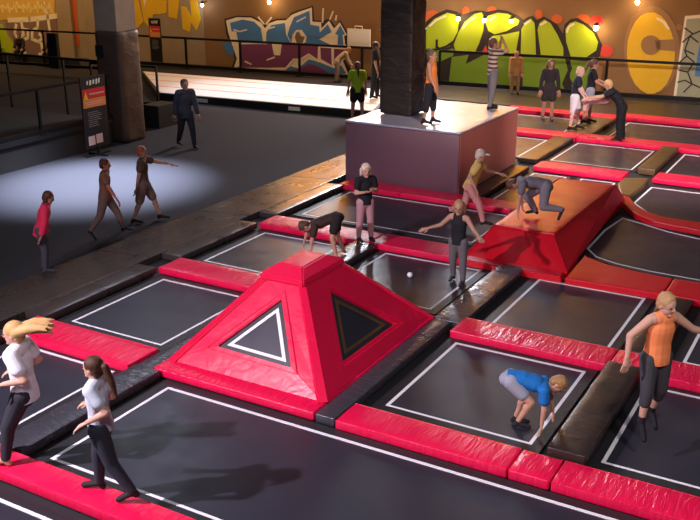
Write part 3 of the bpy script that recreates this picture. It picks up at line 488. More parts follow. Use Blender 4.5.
# ------------------------------------------------------------------ graffiti on the back wall (x along the wall, z up)
GRAF = {'green': [('P','outline','black_paint',0,[(-15.45,2.06),(-15.26,2.32),(-14.95,2.55),(-14.52,2.73),(-14.13,2.67),(-13.93,2.55),(-13.7,2.63),(-13.4,2.73),(-13.1,2.72),(-12.98,2.69),(-12.57,2.79),(-12.2,2.75),(-11.75,2.56),(-11.63,2.46),(-11.45,2.57),(-11.28,2.61),(-11.12,2.47),(-10.88,2.6),(-10.58,2.46),(-10.4,2.36),(-10.16,2.03),(-10.12,2.37),(-9.92,2.55),(-9.68,2.6),(-9.32,2.41),(-8.98,2.11),(-8.77,1.71),(-8.81,1.33),(-9.03,1.11),(-8.95,0.17),(-10.11,0.02),(-11.58,0.02),(-14.29,0.02),(-15.39,0.08)]),('P','letter_fill','lime_paint',1,[(-15.31,2.05),(-15.0,2.37),(-14.5,2.61),(-14.19,2.56),(-14.03,2.31),(-14.07,1.94),(-14.23,1.62),(-14.51,1.42),(-14.85,1.3),(-15.29,1.25)]),('P','letter_fill','lime_paint',1,[(-14.2,1.46),(-14.02,1.94),(-13.81,2.31),(-13.44,2.61),(-13.17,2.67),(-13.07,2.5),(-13.08,2.03),(-13.22,1.56),(-13.37,1.21),(-14.11,1.23)]),('P','letter_fill','lime_paint',1,[(-13.01,2.35),(-12.94,2.55),(-12.57,2.68),(-12.19,2.65),(-11.76,2.44),(-11.8,2.29),(-12.21,2.04),(-12.64,1.91),(-12.89,2.02)]),('P','letter_fill','lime_paint',1,[(-12.87,1.63),(-12.74,1.84),(-12.21,1.94),(-11.73,2.06),(-11.82,1.27),(-12.33,1.21),(-12.82,1.21)]),('P','letter_fill','lime_paint',1,[(-11.66,2.14),(-11.52,2.4),(-11.34,2.52),(-11.2,2.36),(-11.16,2.11),(-11.07,1.25),(-11.63,1.25)]),('P','letter_fill','lime_paint',1,[(-11.07,2.14),(-11.02,2.37),(-10.85,2.5),(-10.63,2.39),(-10.35,2.0),(-10.11,1.56),(-10.08,1.26),(-10.89,1.25)]),('P','letter_fill','lime_paint',1,[(-10.08,2.21),(-9.94,2.41),(-9.75,2.48),(-9.46,2.38),(-9.09,2.1),(-8.91,1.81),(-8.95,1.52),(-9.27,1.27),(-9.82,1.27),(-10.02,1.76)]),('P','letter_base','green_paint',1,[(-15.3,1.14),(-14.74,1.24),(-14.35,1.41),(-14.15,1.27),(-14.22,1.05),(-14.73,0.8),(-15.21,0.84)]),('P','letter_base','green_paint',1,[(-14.26,1.01),(-13.6,1.12),(-13.7,0.78),(-13.02,1.15),(-11.7,1.14),(-11.67,0.06),(-12.96,0.02),(-14.34,0.02)]),('P','letter_base','green_paint',1,[(-11.55,1.15),(-10.02,1.2),(-9.89,0.78),(-10.06,0.28),(-9.9,0.04),(-11.48,0.04)]),('P','letter_base','green_paint',1,[(-9.81,1.14),(-9.1,1.11),(-9.06,0.2),(-9.61,0.02),(-9.79,0.44)]),('P','splat','orange_paint',-1,[(-14.78,2.45),(-14.85,2.28),(-15.04,2.19),(-15.25,2.21),(-15.4,2.34),(-15.4,2.51),(-15.27,2.65),(-15.05,2.69),(-14.86,2.61)]),('P','splat','orange_paint',-1,[(-13.63,2.7),(-13.68,2.56),(-13.81,2.52),(-13.92,2.61),(-13.92,2.77),(-13.82,2.87),(-13.69,2.84)]),('P','splat','orange_paint',-1,[(-12.61,2.77),(-12.67,2.66),(-12.83,2.63),(-12.96,2.7),(-12.97,2.82),(-12.85,2.9),(-12.69,2.88)]),('P','splat','orange_paint',-1,[(-10.92,2.69),(-10.98,2.54),(-11.13,2.53),(-11.21,2.68),(-11.15,2.83),(-11.0,2.83)]),('P','splat','orange_paint',-1,[(-10.2,2.54),(-10.27,2.41),(-10.45,2.37),(-10.6,2.45),(-10.61,2.6),(-10.47,2.7),(-10.29,2.67)]),('P','splat','orange_paint',-1,[(-9.26,2.58),(-9.28,2.5),(-9.34,2.44),(-9.43,2.41),(-9.54,2.4),(-9.64,2.43),(-9.71,2.49),(-9.74,2.56),(-9.73,2.63),(-9.66,2.69),(-9.57,2.73),(-9.46,2.73),(-9.36,2.71),(-9.29,2.65)]),('P','splat','red_paint',-1,[(-8.78,2.53),(-8.79,2.44),(-8.85,2.37),(-8.94,2.32),(-9.05,2.32),(-9.15,2.35),(-9.22,2.42),(-9.25,2.51),(-9.24,2.6),(-9.18,2.67),(-9.09,2.71),(-8.98,2.72),(-8.88,2.68),(-8.81,2.61)]),('P','splat','red_paint',-1,[(-8.38,1.53),(-8.39,1.44),(-8.45,1.36),(-8.55,1.32),(-8.65,1.31),(-8.75,1.35),(-8.83,1.42),(-8.86,1.5),(-8.84,1.59),(-8.78,1.67),(-8.69,1.71),(-8.58,1.72),(-8.48,1.68),(-8.41,1.61)]),('P','splat','red_paint',1,[(-13.1,1.21),(-12.96,1.51),(-12.87,1.26)]),('L','highlight','cream_paint',2,0.07,[(-15.17,2.1),(-14.9,2.33),(-14.55,2.49)]),('L','highlight','cream_paint',2,0.07,[(-13.87,2.08),(-13.65,2.34),(-13.39,2.5)]),('L','highlight','cream_paint',2,0.07,[(-11.55,2.32),(-11.37,2.43)]),('L','highlight','cream_paint',2,0.07,[(-10.97,2.31),(-10.79,2.42)]),('L','highlight','cream_paint',2,0.07,[(-10.02,2.1),(-9.97,2.28),(-9.8,2.39)]),('L','highlight','cream_paint',2,0.06,[(-12.85,2.41),(-12.64,2.56)]),('L','stroke','black_paint',2,0.09,[(-14.87,1.6),(-14.87,1.35),(-14.66,1.24),(-14.27,1.37)]),('L','stroke','black_paint',2,0.08,[(-9.91,1.13),(-9.78,0.86),(-9.87,0.57),(-9.7,0.3)])],'rock': [('P','outline','black_paint',-1,[(-24.26,2.03),(-23.64,2.19),(-22.93,2.19),(-22.45,2.01),(-22.32,1.85),(-22.18,2.0),(-21.78,2.12),(-21.27,2.16),(-21.11,2.37),(-20.69,2.52),(-20.1,2.69),(-20.07,2.14),(-19.68,2.11),(-19.4,2.23),(-19.13,1.94),(-18.92,2.18),(-18.55,1.68),(-18.63,1.63),(-18.48,1.16),(-18.55,0.72),(-18.45,0.02),(-19.19,0.02),(-23.81,0.02),(-23.99,0.05),(-23.83,0.43),(-24.01,0.89),(-24.2,1.43)]),('P','outline','cream_paint',0,[(-24.18,1.97),(-23.64,2.12),(-22.96,2.13),(-22.49,1.94),(-22.32,1.72),(-22.15,1.93),(-21.75,2.06),(-21.33,2.09),(-21.06,2.31),(-20.69,2.45),(-20.15,2.62),(-20.14,2.08),(-19.74,2.07),(-19.74,1.82),(-19.4,2.14),(-19.18,1.85),(-18.93,2.1),(-18.62,1.63),(-18.74,1.59),(-18.7,1.26),(-18.55,1.16),(-18.62,0.77),(-18.8,0.62),(-18.55,0.08),(-19.19,0.02),(-23.75,0.02),(-23.88,0.07),(-23.72,0.43),(-23.91,0.95),(-24.09,1.47)]),('P','letter_fill','blue_paint',1,[(-23.98,1.88),(-23.37,2.04),(-22.83,1.98),(-22.51,1.73),(-22.42,1.14),(-23.61,1.09),(-23.7,1.55),(-23.92,1.54)]),('P','letter_fill','blue_paint',1,[(-22.25,1.58),(-22.0,1.87),(-21.38,1.98),(-21.34,1.53),(-21.14,1.2),(-22.29,1.17)]),('P','letter_fill','blue_paint',1,[(-21.15,1.86),(-20.96,2.22),(-20.26,2.49),(-20.23,1.96),(-19.83,1.91),(-19.81,1.67),(-19.45,2.01),(-19.28,1.71),(-19.84,1.4),(-19.26,1.19),(-20.46,1.21),(-20.4,1.48),(-20.62,1.74),(-20.87,1.73),(-21.05,1.52),(-21.11,1.2),(-21.28,1.51)]),('P','letter_counter','brown_paint',1,[(-20.87,1.63),(-20.75,1.67),(-20.66,1.49),(-20.48,1.48),(-20.59,1.23),(-20.85,1.22),(-20.94,1.41)]),('P','letter_fill','blue_paint',1,[(-18.9,1.99),(-18.69,1.65),(-18.8,1.62),(-18.77,1.23),(-19.02,1.24),(-19.0,1.61),(-19.14,1.63)]),('P','letter_fill','blue_paint',1,[(-24.42,0.99),(-24.04,1.12),(-23.87,0.9),(-23.86,0.51),(-24.2,0.63)]),('P','letter_shade','purple_paint',1,[(-23.58,1.03),(-22.37,1.1),(-21.97,1.12),(-21.9,0.73),(-21.66,0.74),(-21.59,1.12),(-20.79,1.14),(-20.43,1.26),(-19.89,1.13),(-19.93,0.56),(-20.31,0.84),(-20.71,0.61),(-21.0,0.58),(-21.13,0.36),(-21.43,0.2),(-22.08,0.16),(-22.63,0.05),(-23.46,0.04)]),('P','letter_shade','purple_paint',1,[(-19.79,1.09),(-19.31,1.08),(-19.29,0.42),(-19.77,0.64)]),('P','letter_shade','purple_paint',1,[(-19.18,1.07),(-18.6,1.06),(-18.73,0.78),(-19.19,0.42)]),('P','wave','blue_paint',2,[(-23.66,0.14),(-23.46,0.02),(-22.56,0.02),(-21.54,0.08),(-21.14,0.26),(-20.81,0.21),(-20.31,0.59),(-19.82,0.5),(-19.19,0.31),(-18.86,0.44),(-18.65,0.14),(-19.19,0.02),(-21.41,0.02),(-23.68,0.02)]),('P','wave','purple_paint',3,[(-21.27,0.08),(-20.81,0.17),(-20.28,0.43),(-19.76,0.3),(-19.44,0.09),(-21.01,0.02)]),('L','outline_stroke','cream_paint',2,0.09,[(-22.35,1.72),(-22.33,1.12)]),('L','outline_stroke','cream_paint',2,0.08,[(-21.97,1.12),(-21.89,0.71),(-21.66,0.72),(-21.58,1.16)]),('L','outline_stroke','cream_paint',3,0.08,[(-23.6,0.02),(-22.35,0.1),(-21.41,0.13),(-21.0,0.55),(-20.71,0.54),(-20.31,0.79),(-19.88,0.54)]),('L','highlight','cream_paint',2,0.05,[(-23.8,1.61),(-23.53,1.55),(-23.18,1.64)]),('L','highlight','cream_paint',2,0.05,[(-22.13,1.73),(-21.86,1.8)]),('L','highlight','cream_paint',2,0.05,[(-20.83,2.05),(-20.44,2.24)]),('L','highlight','cream_paint',2,0.06,[(-23.31,0.34),(-23.03,0.24)]),('L','highlight','cream_paint',2,0.06,[(-22.26,0.46),(-21.9,0.59)]),('L','drip','cream_paint',1,0.06,[(-19.68,2.07),(-19.65,2.59)]),('L','drip','cream_paint',1,0.05,[(-19.36,2.19),(-19.22,2.5)]),('L','drip','cream_paint',1,0.06,[(-22.36,1.9),(-22.62,2.16)]),('L','drip','cream_paint',1,0.06,[(-22.26,1.9),(-22.01,2.16)]),('L','drip','cream_paint',1,0.06,[(-19.11,2.18),(-19.07,2.34)])],'yellowC': [('P','outline','tan_paint',0,[(-6.18,1.67),(-6.17,1.22),(-6.25,0.8),(-6.42,0.46),(-6.65,0.23),(-6.93,0.14),(-7.22,0.19),(-7.5,0.39),(-7.75,0.71),(-7.92,1.12),(-8.01,1.58),(-8.01,2.04),(-7.92,2.46),(-7.74,2.78),(-7.51,3.0),(-7.23,3.08),(-6.95,3.02),(-6.67,2.82),(-6.44,2.51),(-6.27,2.12)]),('P','letter_fill','yellow_paint',1,[(-6.32,1.57),(-6.31,1.18),(-6.37,0.82),(-6.48,0.51),(-6.64,0.29),(-6.85,0.16),(-7.07,0.14),(-7.3,0.24),(-7.52,0.44),(-7.7,0.74),(-7.83,1.09),(-7.9,1.48),(-7.91,1.88),(-7.85,2.23),(-7.73,2.53),(-7.56,2.75),(-7.35,2.86),(-7.13,2.87),(-6.91,2.77),(-6.7,2.57),(-6.53,2.29),(-6.4,1.95)]),('P','letter_counter','tan_paint',2,[(-6.81,1.81),(-6.82,1.68),(-6.88,1.57),(-6.97,1.49),(-7.1,1.46),(-7.23,1.48),(-7.34,1.54),(-7.42,1.65),(-7.46,1.78),(-7.45,1.91),(-7.39,2.02),(-7.29,2.09),(-7.17,2.12),(-7.04,2.1),(-6.93,2.04),(-6.84,1.93)]),('P','letter_gap','tan_paint',2,[(-7.02,1.96),(-6.34,2.03),(-6.3,1.63),(-6.92,1.64)]),('P','highlight','cream_paint',2,[(-7.03,2.72),(-6.76,2.6),(-6.57,2.35),(-6.63,2.31),(-6.82,2.54),(-7.06,2.66)]),('P','bubble','tan_paint',0,[(-7.64,2.6),(-7.66,2.52),(-7.72,2.47),(-7.8,2.47),(-7.87,2.52),(-7.91,2.59),(-7.89,2.67),(-7.83,2.72),(-7.75,2.73),(-7.68,2.68)]),('P','bubble','tan_paint',0,[(-7.49,2.91),(-7.51,2.85),(-7.57,2.82),(-7.63,2.84),(-7.66,2.9),(-7.64,2.96),(-7.58,2.98),(-7.52,2.96)]),('P','bubble','tan_paint',0,[(-6.2,2.43),(-6.21,2.37),(-6.25,2.33),(-6.31,2.33),(-6.36,2.36),(-6.39,2.42),(-6.38,2.48),(-6.33,2.52),(-6.27,2.52),(-6.22,2.49)])],'crackle': [('P','outline','cream_paint',0,[(-6.14,2.79),(-5.68,2.84),(-5.18,2.85),(-4.82,0.02),(-6.21,0.02)]),('P','letter_fill','grey_green_paint',1,[(-6.07,2.69),(-5.66,2.74),(-5.2,2.76),(-4.86,0.02),(-6.12,0.06)]),('P','letter_shade','blue_paint',2,[(-5.55,2.03),(-5.12,2.12),(-4.96,0.81),(-5.6,0.84),(-5.6,1.44)]),('L','crack','black_paint',2,0.045,[(-6.1,2.4),(-5.82,2.22),(-5.61,2.32)]),('L','crack','black_paint',2,0.045,[(-6.11,1.94),(-5.91,2.15),(-5.63,1.96)]),('L','crack','black_paint',2,0.045,[(-5.82,2.22),(-5.91,2.15),(-6.02,1.68),(-5.71,1.56)]),('L','crack','black_paint',2,0.045,[(-6.13,1.28),(-5.93,1.49),(-6.02,1.68)]),('L','crack','black_paint',2,0.045,[(-5.93,1.49),(-5.68,1.3),(-5.84,0.96),(-6.13,1.01)]),('L','crack','black_paint',2,0.045,[(-5.84,0.96),(-5.66,0.57),(-5.89,0.28)]),('L','crack','black_paint',2,0.045,[(-5.66,0.57),(-5.33,0.45)]),('L','crack','black_paint',2,0.045,[(-6.12,0.6),(-5.9,0.68),(-5.66,0.57)])],'yellowW': [('P','letter_fill','yellow_paint',0,[(-29.06,2.83),(-28.63,2.85),(-28.53,2.31),(-28.42,1.76),(-28.76,1.47),(-28.95,1.5)]),('P','letter_fill','yellow_paint',0,[(-28.51,2.85),(-27.11,2.89),(-27.17,2.17),(-27.55,2.1),(-27.86,2.09),(-28.13,1.56),(-28.38,1.76)]),('P','letter_fill','yellow_paint',0,[(-27.04,2.87),(-26.43,2.89),(-26.65,1.94),(-27.06,2.01)]),('P','letter_fill','yellow_paint',0,[(-26.4,2.48),(-26.15,2.45),(-25.88,2.01),(-25.93,2.74),(-25.58,2.75),(-25.43,1.94),(-25.66,1.48),(-25.94,1.84),(-26.02,1.42),(-26.37,1.53)]),('P','highlight','cream_paint',1,[(-28.36,2.76),(-28.15,2.76),(-28.29,2.38)])],'white': [('P','panel','plum_paint',0,[(-36.49,1.35),(-36.2,1.59),(-33.26,1.83),(-33.41,0.3),(-33.98,0.02),(-36.1,0.02),(-36.09,0.72)]),('L','letter_stroke','cream_paint',1,0.22,[(-36.21,1.54),(-34.91,1.61),(-33.26,1.83)]),('L','letter_stroke','cream_paint',1,0.15,[(-35.77,1.35),(-35.92,0.95),(-35.78,0.72),(-35.39,0.91),(-35.43,1.5)]),('L','letter_stroke','cream_paint',1,0.15,[(-35.35,1.17),(-35.09,1.12),(-35.14,0.78),(-35.43,0.67),(-35.58,0.02),(-35.39,0.04)]),('L','letter_stroke','cream_paint',1,0.15,[(-34.41,1.6),(-34.48,1.27),(-34.83,1.09),(-34.89,0.73),(-34.51,0.62),(-34.22,0.83),(-34.41,0.98)]),('L','letter_stroke','cream_paint',1,0.15,[(-33.95,2.39),(-33.81,1.88),(-33.75,1.04),(-33.67,0.39)]),('L','letter_stroke','cream_paint',1,0.18,[(-34.34,0.56),(-34.31,0.16),(-34.53,0.02)])],'lime': [('P','letter_fill','lime_paint',0,[(-37.2,1.23),(-36.68,1.34),(-36.39,0.8),(-36.07,0.44),(-36.19,0.02),(-37.49,0.02)]),('P','letter_base','green_paint',1,[(-37.38,0.19),(-36.74,0.22),(-36.67,0.02),(-37.45,0.02)])],'gold': [('P','background','gold_paint',0,[(-37.09,2.61),(-33.26,2.71),(-33.37,1.91),(-34.89,1.73),(-36.4,1.54),(-37.3,1.41)]),('L','scribble','ochre_paint',1,0.1,[(-36.89,2.34),(-36.76,1.98),(-36.58,2.3),(-36.52,1.9)]),('L','scribble','ochre_paint',1,0.1,[(-36.47,2.22),(-36.32,1.99),(-36.14,2.32),(-36.09,1.91)]),('L','scribble','ochre_paint',1,0.1,[(-36.06,2.09),(-35.89,2.01),(-35.71,2.33),(-35.65,1.93)]),('L','scribble','ochre_paint',1,0.1,[(-35.58,2.38),(-35.45,2.02),(-35.28,2.34),(-35.22,1.94)]),('L','scribble','ochre_paint',1,0.1,[(-35.17,2.26),(-35.02,2.04),(-34.85,2.35),(-34.79,1.95)]),('L','scribble','ochre_paint',1,0.1,[(-34.77,2.13),(-34.6,2.05),(-34.43,2.37),(-34.37,1.97)]),('L','scribble','ochre_paint',1,0.1,[(-34.31,2.42),(-34.18,2.06),(-34.01,2.38),(-33.95,1.98)]),('L','scribble','ochre_paint',1,0.1,[(-33.91,2.29),(-33.76,2.08),(-33.6,2.39),(-33.53,2.0)])],'orange': [('P','stripe','orange_paint',0,[(-32.45,2.73),(-32.04,2.74),(-32.09,0.54),(-32.38,0.53)])]}
GL = dict(green='big lime green bubble letters with dark outline on the back wall', rock='blue and purple block letters with a cream outline on the back wall', yellowC='yellow round letter with a notch at the right on the back wall',
          crackle='pale green slanted letter with dark cracks at the right edge', yellowW='bright yellow pointed letters on the wall right of the left pillar', white='pale outlined lettering on a plum panel at the upper left',
          lime='lime green paint patch at the left picture edge', gold='golden scribbled paint field at the top left corner', orange='rusty orange vertical paint stripe on the pale wall at upper left')
for k, parts in GRAF.items():
    allp = [p for e in parts for p in e[-1]]
    cx = sum(p[0] for p in allp)/len(allp); zz = min(p[1] for p in allp)
    t = empty('graffiti', (cx, wy(cx), zz), GL[k], 'graffiti')
    for e in parts:
        lay = e[3]; d1 = -.012 - .006*(lay+1); pts = e[-1]
        if e[0] == 'P':
            n = len(pts); ang = sum((pts[i][0]*pts[(i+1)%n][1]-pts[(i+1)%n][0]*pts[i][1]) for i in range(n))
            V = [(x-cx, wy(x,o_)-wy(cx), z-zz) for o_ in (0,d1) for x,z in pts]
            F = [tuple(range(n)), tuple(range(n,2*n))[::-1]] + [(i,(i+1)%n,n+(i+1)%n,n+i) for i in range(n)]
            meshobj(e[1], V, F, e[2], t)
        else:
            w = e[4]; mb = MB()
            for a, b in zip(pts[:-1], pts[1:]):
                a = Vector(a); b = Vector(b); d = (b-a).normalized(); s_ = Vector((-d.y,d.x))*w/2; a = a-d*w*.3; b = b+d*w*.3
                V = [(p.x-cx, wy(p.x,o_)-wy(cx), p.y-zz) for o_ in (0,d1) for p in (a-s_, b-s_, b+s_, a+s_)]
                mb.add(V, box_vf(0,1,0,1,0,1)[1])
            mb.build(e[1], e[2], t)
# white board hanging behind the railing
t = empty('wall_board', (-17.85,31.9,1.2), 'cream white board with a handle hanging right of the blue graffiti', 'board')
MB().box(-.52,.48,-.03,.03,.0,.72).build('board','white',t); MB().tube([(-.2,0,.72),(-.2,0,.82),(.12,0,.82),(.12,0,.72)],.02).build('handle','white',t)
MB().tube([(-.03,0,.1),(-.03,.3,.1)],.03).build('bracket','rail',t)
# wall lamps
def lamp(label, x, z, m='lamp_warm', r=.07, e=14, col=(1,.72,.38)):
    y = wy(x,-.30); t = empty('wall_lamp', (x,y,z), label, 'lamp', 'small lamps along the back wall')
    MB().lathe((0,0,0),[(.02,-r*1.1),(r*.8,-r*.7),(r,0),(r*.8,r*.7),(.02,r*1.1)],12).build('bulb',m,t,smooth=True)
    MB().tube([(0,.05,.08),(0,.29,.14)],.02).build('arm','rail',t); MB().lathe((0,0,.05),[(.05,0),(r*1.3,.02),(r*.7,.09),(.03,.12)],12).build('hood','rail',t)
    l = bpy.data.lights.new('lamp_light','POINT'); l.energy = e; l.color = col; l.shadow_soft_size = .12
    o = bpy.data.objects.new('lamp_light', l); o.location = (0,-.16,0); link(o, t)
    return t
lamp('glowing lamp left over the green letters, nearest the box pillar', -13.95, 2.44)
lamp('glowing lamp over the middle of the green letters', -12.95, 2.42)
lamp('glowing lamp right over the head of the person in stripes, on the green letters', -11.95, 2.43)
lamp('brightest glowing lamp between green letters and yellow letter', -8.95, 2.32, r=.09, e=22)
lamp('lamp high above the yellow letter at the top edge', -7.65, 3.2)
lamp('lamp at the top edge above the blue and purple graffiti', -21.9, 2.78, e=12)
lamp('small cool white lamp at the top left of the blue graffiti', -25.1, 2.58, 'lamp_cool', .06, 8, (.85,.92,1))
# little ball on the grey trampoline
o = MB().lathe((-6.3,13.0,.055),[(.005,-.048),(.030,-.038),(.046,-.014),(.048,0),(.046,.014),(.030,.038),(.005,.048)],14).build('small_ball','lamp_w' if False else 'line',None,(-6.3,13.0,.007),True); tag(o,'tiny white ball lying on the grey trampoline behind the pyramid','ball')
# ------------------------------------------------------------------ people
SK = {}
def cmat(key, col, rough=.8, bump=18, bstr=.25, sheen=0):
    if key not in SK: SK[key] = mat(key, col, rough, bump=bump, bstr=bstr, var=.08, vscale=5, bdist=.01, spec=.3)
    return SK[key]
def stripes():
    m, nt, b_ = _mat('striped_knit'); b_.inputs['Roughness'].default_value = .85
    tc = nt.nodes.new('ShaderNodeTexCoord'); sx = nt.nodes.new('ShaderNodeSeparateXYZ'); nt.links.new(tc.outputs['Object'], sx.inputs[0])
    mu = nt.nodes.new('ShaderNodeMath'); mu.operation = 'MULTIPLY'; mu.inputs[1].default_value = 10; nt.links.new(sx.outputs['Z'], mu.inputs[0])
    fr = nt.nodes.new('ShaderNodeMath'); fr.operation = 'FRACT'; nt.links.new(mu.outputs[0], fr.inputs[0])
    gt = nt.nodes.new('ShaderNodeMath'); gt.operation = 'GREATER_THAN'; gt.inputs[1].default_value = .55; nt.links.new(fr.outputs[0], gt.inputs[0])
    mx = nt.nodes.new('ShaderNodeMixRGB'); mx.inputs[1].default_value = (.66,.52,.44,1); mx.inputs[2].default_value = (.12,.04,.03,1)
    nt.links.new(gt.outputs[0], mx.inputs[0]); nt.links.new(mx.outputs[0], b_.inputs['Base Color']); return m
def skin(c): return cmat('skin_%d'%int(c[0]*1000), c, .55, 40, .05)
DG = None
def capsule(p0, p1, r0, r1, lat=None, fl=1.0, n=12):
    """closed tapered capsule; fl squashes it across 'lat'"""
    p0 = Vector(p0); p1 = Vector(p1); d = p1-p0
    if d.length < 1e-6: d = Vector((0,0,1e-4)); p1 = p0+d
    L = d.length; d = d/L
    u = Vector(lat).normalized() if lat is not None else (d.cross(Vector((0,0,1))) if abs(d.z)<.9 else d.cross(Vector((1,0,0))))
    u = (u - d*u.dot(d)).normalized(); k = d.cross(u)
    V = []; F = []; rings = []
    for a in (-80,-50,-20): rings.append((p0 + d*r0*math.sin(R(a)), r0*math.cos(R(a))))
    rings.append((p0, r0)); rings.append((p1, r1))
    for a in (20,50,80): rings.append((p1 + d*r1*math.sin(R(a)), r1*math.cos(R(a))))
    for c, r in rings: V += [c + u*r*math.cos(2*math.pi*j/n) + k*r*fl*math.sin(2*math.pi*j/n) for j in range(n)]
    for i in range(len(rings)-1):
        for j in range(n): F.append((i*n+j, i*n+(j+1)%n, (i+1)*n+(j+1)%n, (i+1)*n+j))
    F.append(tuple(range(n))[::-1]); F.append(tuple((len(rings)-1)*n+j for j in range(n)))
    return V, F
def ellip(c, rx, ry, rz, ax, ay, az, n=14, m=9):
    V = []; F = []
    for i in range(1,m):
        a = math.pi*i/m
        for j in range(n):
            b = 2*math.pi*j/n; V.append(c + ax*rx*math.sin(a)*math.cos(b) + ay*ry*math.sin(a)*math.sin(b) + az*rz*math.cos(a))
    for i in range(m-2):
        for j in range(n): F.append((i*n+j, (i+1)*n+j, (i+1)*n+(j+1)%n, i*n+(j+1)%n))
    t_ = len(V); V += [c+az*rz, c-az*rz]
    for j in range(n): F.append((t_, j, (j+1)%n)); F.append((t_+1, (m-2)*n+(j+1)%n, (m-2)*n+j))
    return V, F
def fuse(name, mb, vox, m, parent, extra=None, smooth=2):
    """melt overlapping closed shapes into one continuous skin"""
    me = bpy.data.meshes.new('tmp'); me.from_pydata([tuple(v) for v in mb.v], [], mb.f)
    bm = bmesh.new(); bm.from_mesh(me); bmesh.ops.recalc_face_normals(bm, faces=bm.faces); bm.to_mesh(me); bm.free()
    tmp = bpy.data.objects.new('tmp', me); COL.objects.link(tmp)
    r = tmp.modifiers.new('r','REMESH'); r.mode = 'VOXEL'; r.voxel_size = vox; r.use_smooth_shade = True
    if smooth: s = tmp.modifiers.new('s','SMOOTH'); s.iterations = smooth; s.factor = .5
    dg = bpy.context.evaluated_depsgraph_get(); dg.update()
    out = bpy.data.meshes.new_from_object(tmp.evaluated_get(dg)); out.name = name
    bpy.data.objects.remove(tmp); bpy.data.meshes.remove(me)
    if extra:
        bm = bmesh.new(); bm.from_mesh(out); n0 = len(bm.verts)
        vs = [bm.verts.new(v) for v in extra.v]
        for f in extra.f: bm.faces.new([vs[i] for i in f])
        bm.to_mesh(out); bm.free()
    out.materials.clear(); out.materials.append(m)
    out.polygons.foreach_set('use_smooth', [True]*len(out.polygons))
    o = bpy.data.objects.new(name, out); return link(o, parent)
def person(label, xy, z0, H, phi, lean=0, lean2=None, roll=0, head=(0,0), aL=((5,8),(15,5)), aR=((5,8),(15,5)), lL=((4,4),(-4,4)), lR=((-2,4),(-6,4)), top=None, bottom=None, hair=None,
           skc=(.55,.30,.20), shoe=(.02,.02,.02), hs=1.0, near=False, anchor='feet', twist=0, wide=1.0, group=None, pz=None, sock=False):
    """yaw phi is measured on the ground: 0 faces to the right as the camera stands, 90 away, 180 left. Limb angles are (forward, outward) from hanging straight down."""
    yaw = R(29.8+phi); X = Vector((1,0,0)); Y = Vector((0,1,0)); Z = Vector((0,0,1))
    lean2 = lean if lean2 is None else lean2
    vox = (.0085 if near else .013)*H/1.6
    def dir_(a, b, s): a, b = R(a), R(b); return Vector((math.sin(a)*math.cos(b), s*math.sin(b), -math.cos(a)*math.cos(b)))
    sp = Vector((math.sin(R(lean))*math.cos(R(roll)), math.sin(R(roll)), math.cos(R(lean))*math.cos(R(roll)))).normalized()
    sp2 = Vector((math.sin(R(lean2))*math.cos(R(roll)), math.sin(R(roll)), math.cos(R(lean2))*math.cos(R(roll)))).normalized()
    P0 = Vector((0,0,0)); W_ = P0+sp*.085*H; C_ = W_+sp2*.11*H; N_ = C_+sp2*.105*H
    fw = Vector((math.cos(R(lean)),0,-math.sin(R(lean)))); fw2 = Vector((math.cos(R(lean2)),0,-math.sin(R(lean2))))
    lat = Y
    hd = Matrix.Rotation(R(head[0]), 3, 'Y') @ (sp2*.6+Z*.4 if abs(lean2) < 60 else sp2).normalized()
    hy = Matrix.Rotation(R(head[1]), 3, hd)
    hf = (fw2*.6+X*.4) if abs(lean2) < 60 else fw2
    hf = Matrix.Rotation(R(head[0]), 3, 'Y') @ hf; hf = (hf - hd*hf.dot(hd)).normalized(); hf = hy @ hf; hl = hd.cross(hf)
    Hc = N_ + hd*.088*H*hs
    lt = Matrix.Rotation(R(twist),3,sp2) @ lat
    S = {s: N_ - sp2*.022*H + lt*s*.098*H*wide for s in (1,-1)}; Hp = {s: P0 - sp*.012*H + lat*s*.052*H for s in (1,-1)}
    A = {1:aL,-1:aR}; Lg = {1:lL,-1:lR}
    El = {s: S[s]+dir_(*A[s][0],s)*.165*H for s in S}; Wr = {s: El[s]+dir_(*A[s][1],s)*.145*H for s in S}
    Kn = {s: Hp[s]+dir_(*Lg[s][0],s)*.245*H for s in S}; An = {s: Kn[s]+dir_(*Lg[s][1],s)*.228*H for s in S}
    def footdir(s):
        a = Lg[s][1][0]; t = (Lg[s][2] if len(Lg[s])>2 else max(-70,min(20,-a*.0)) if a>-35 else -55)
        return Vector((math.cos(R(t)), 0, math.sin(R(t))))
    Fd = {s: footdir(s) for s in S}
    Toe = {s: An[s] + Fd[s]*.105*H + Z*(-.022*H) for s in S}; Heel = {s: An[s]-Fd[s]*.02*H - Z*.022*H for s in S}
    low = min(min(Toe[s].z, Heel[s].z) for s in S) - .018*H
    if anchor == 'feet': ax_ = (An[1]+An[-1])/2 + X*.03*H
    elif anchor == 'left': ax_ = An[1]
    elif anchor == 'right': ax_ = An[-1]
    elif anchor == 'hip': ax_ = P0; low = -.09*H if pz is None else pz
    off = Vector((-ax_.x, -ax_.y, -low))
    root = empty('person', (xy[0],xy[1],z0), label, 'person', group); root.rotation_euler = (0,0,yaw)
    g = lambda v: v+off
    # ---- body
    mb = MB()
    def cap(a, b, r0, r1, la=None, fl=1, n=12, m_=mb): m_.add(*capsule(g(a), g(b), r0*H, r1*H, la, fl, n))
    cap(P0-sp*.02*H, P0+sp*.02*H, .082, .080, lat, .72); cap(P0, W_, .080, .070, lat, .70); cap(W_, C_, .070, .083, lt, .68); cap(C_, N_-sp2*.035*H, .085, .066, lt, .66)
    cap(S[1]+(S[-1]-S[1])*.12, S[-1]+(S[1]-S[-1])*.12, .040, .040); cap(N_-sp2*.03*H, N_+hd*.04*H, .034, .031)
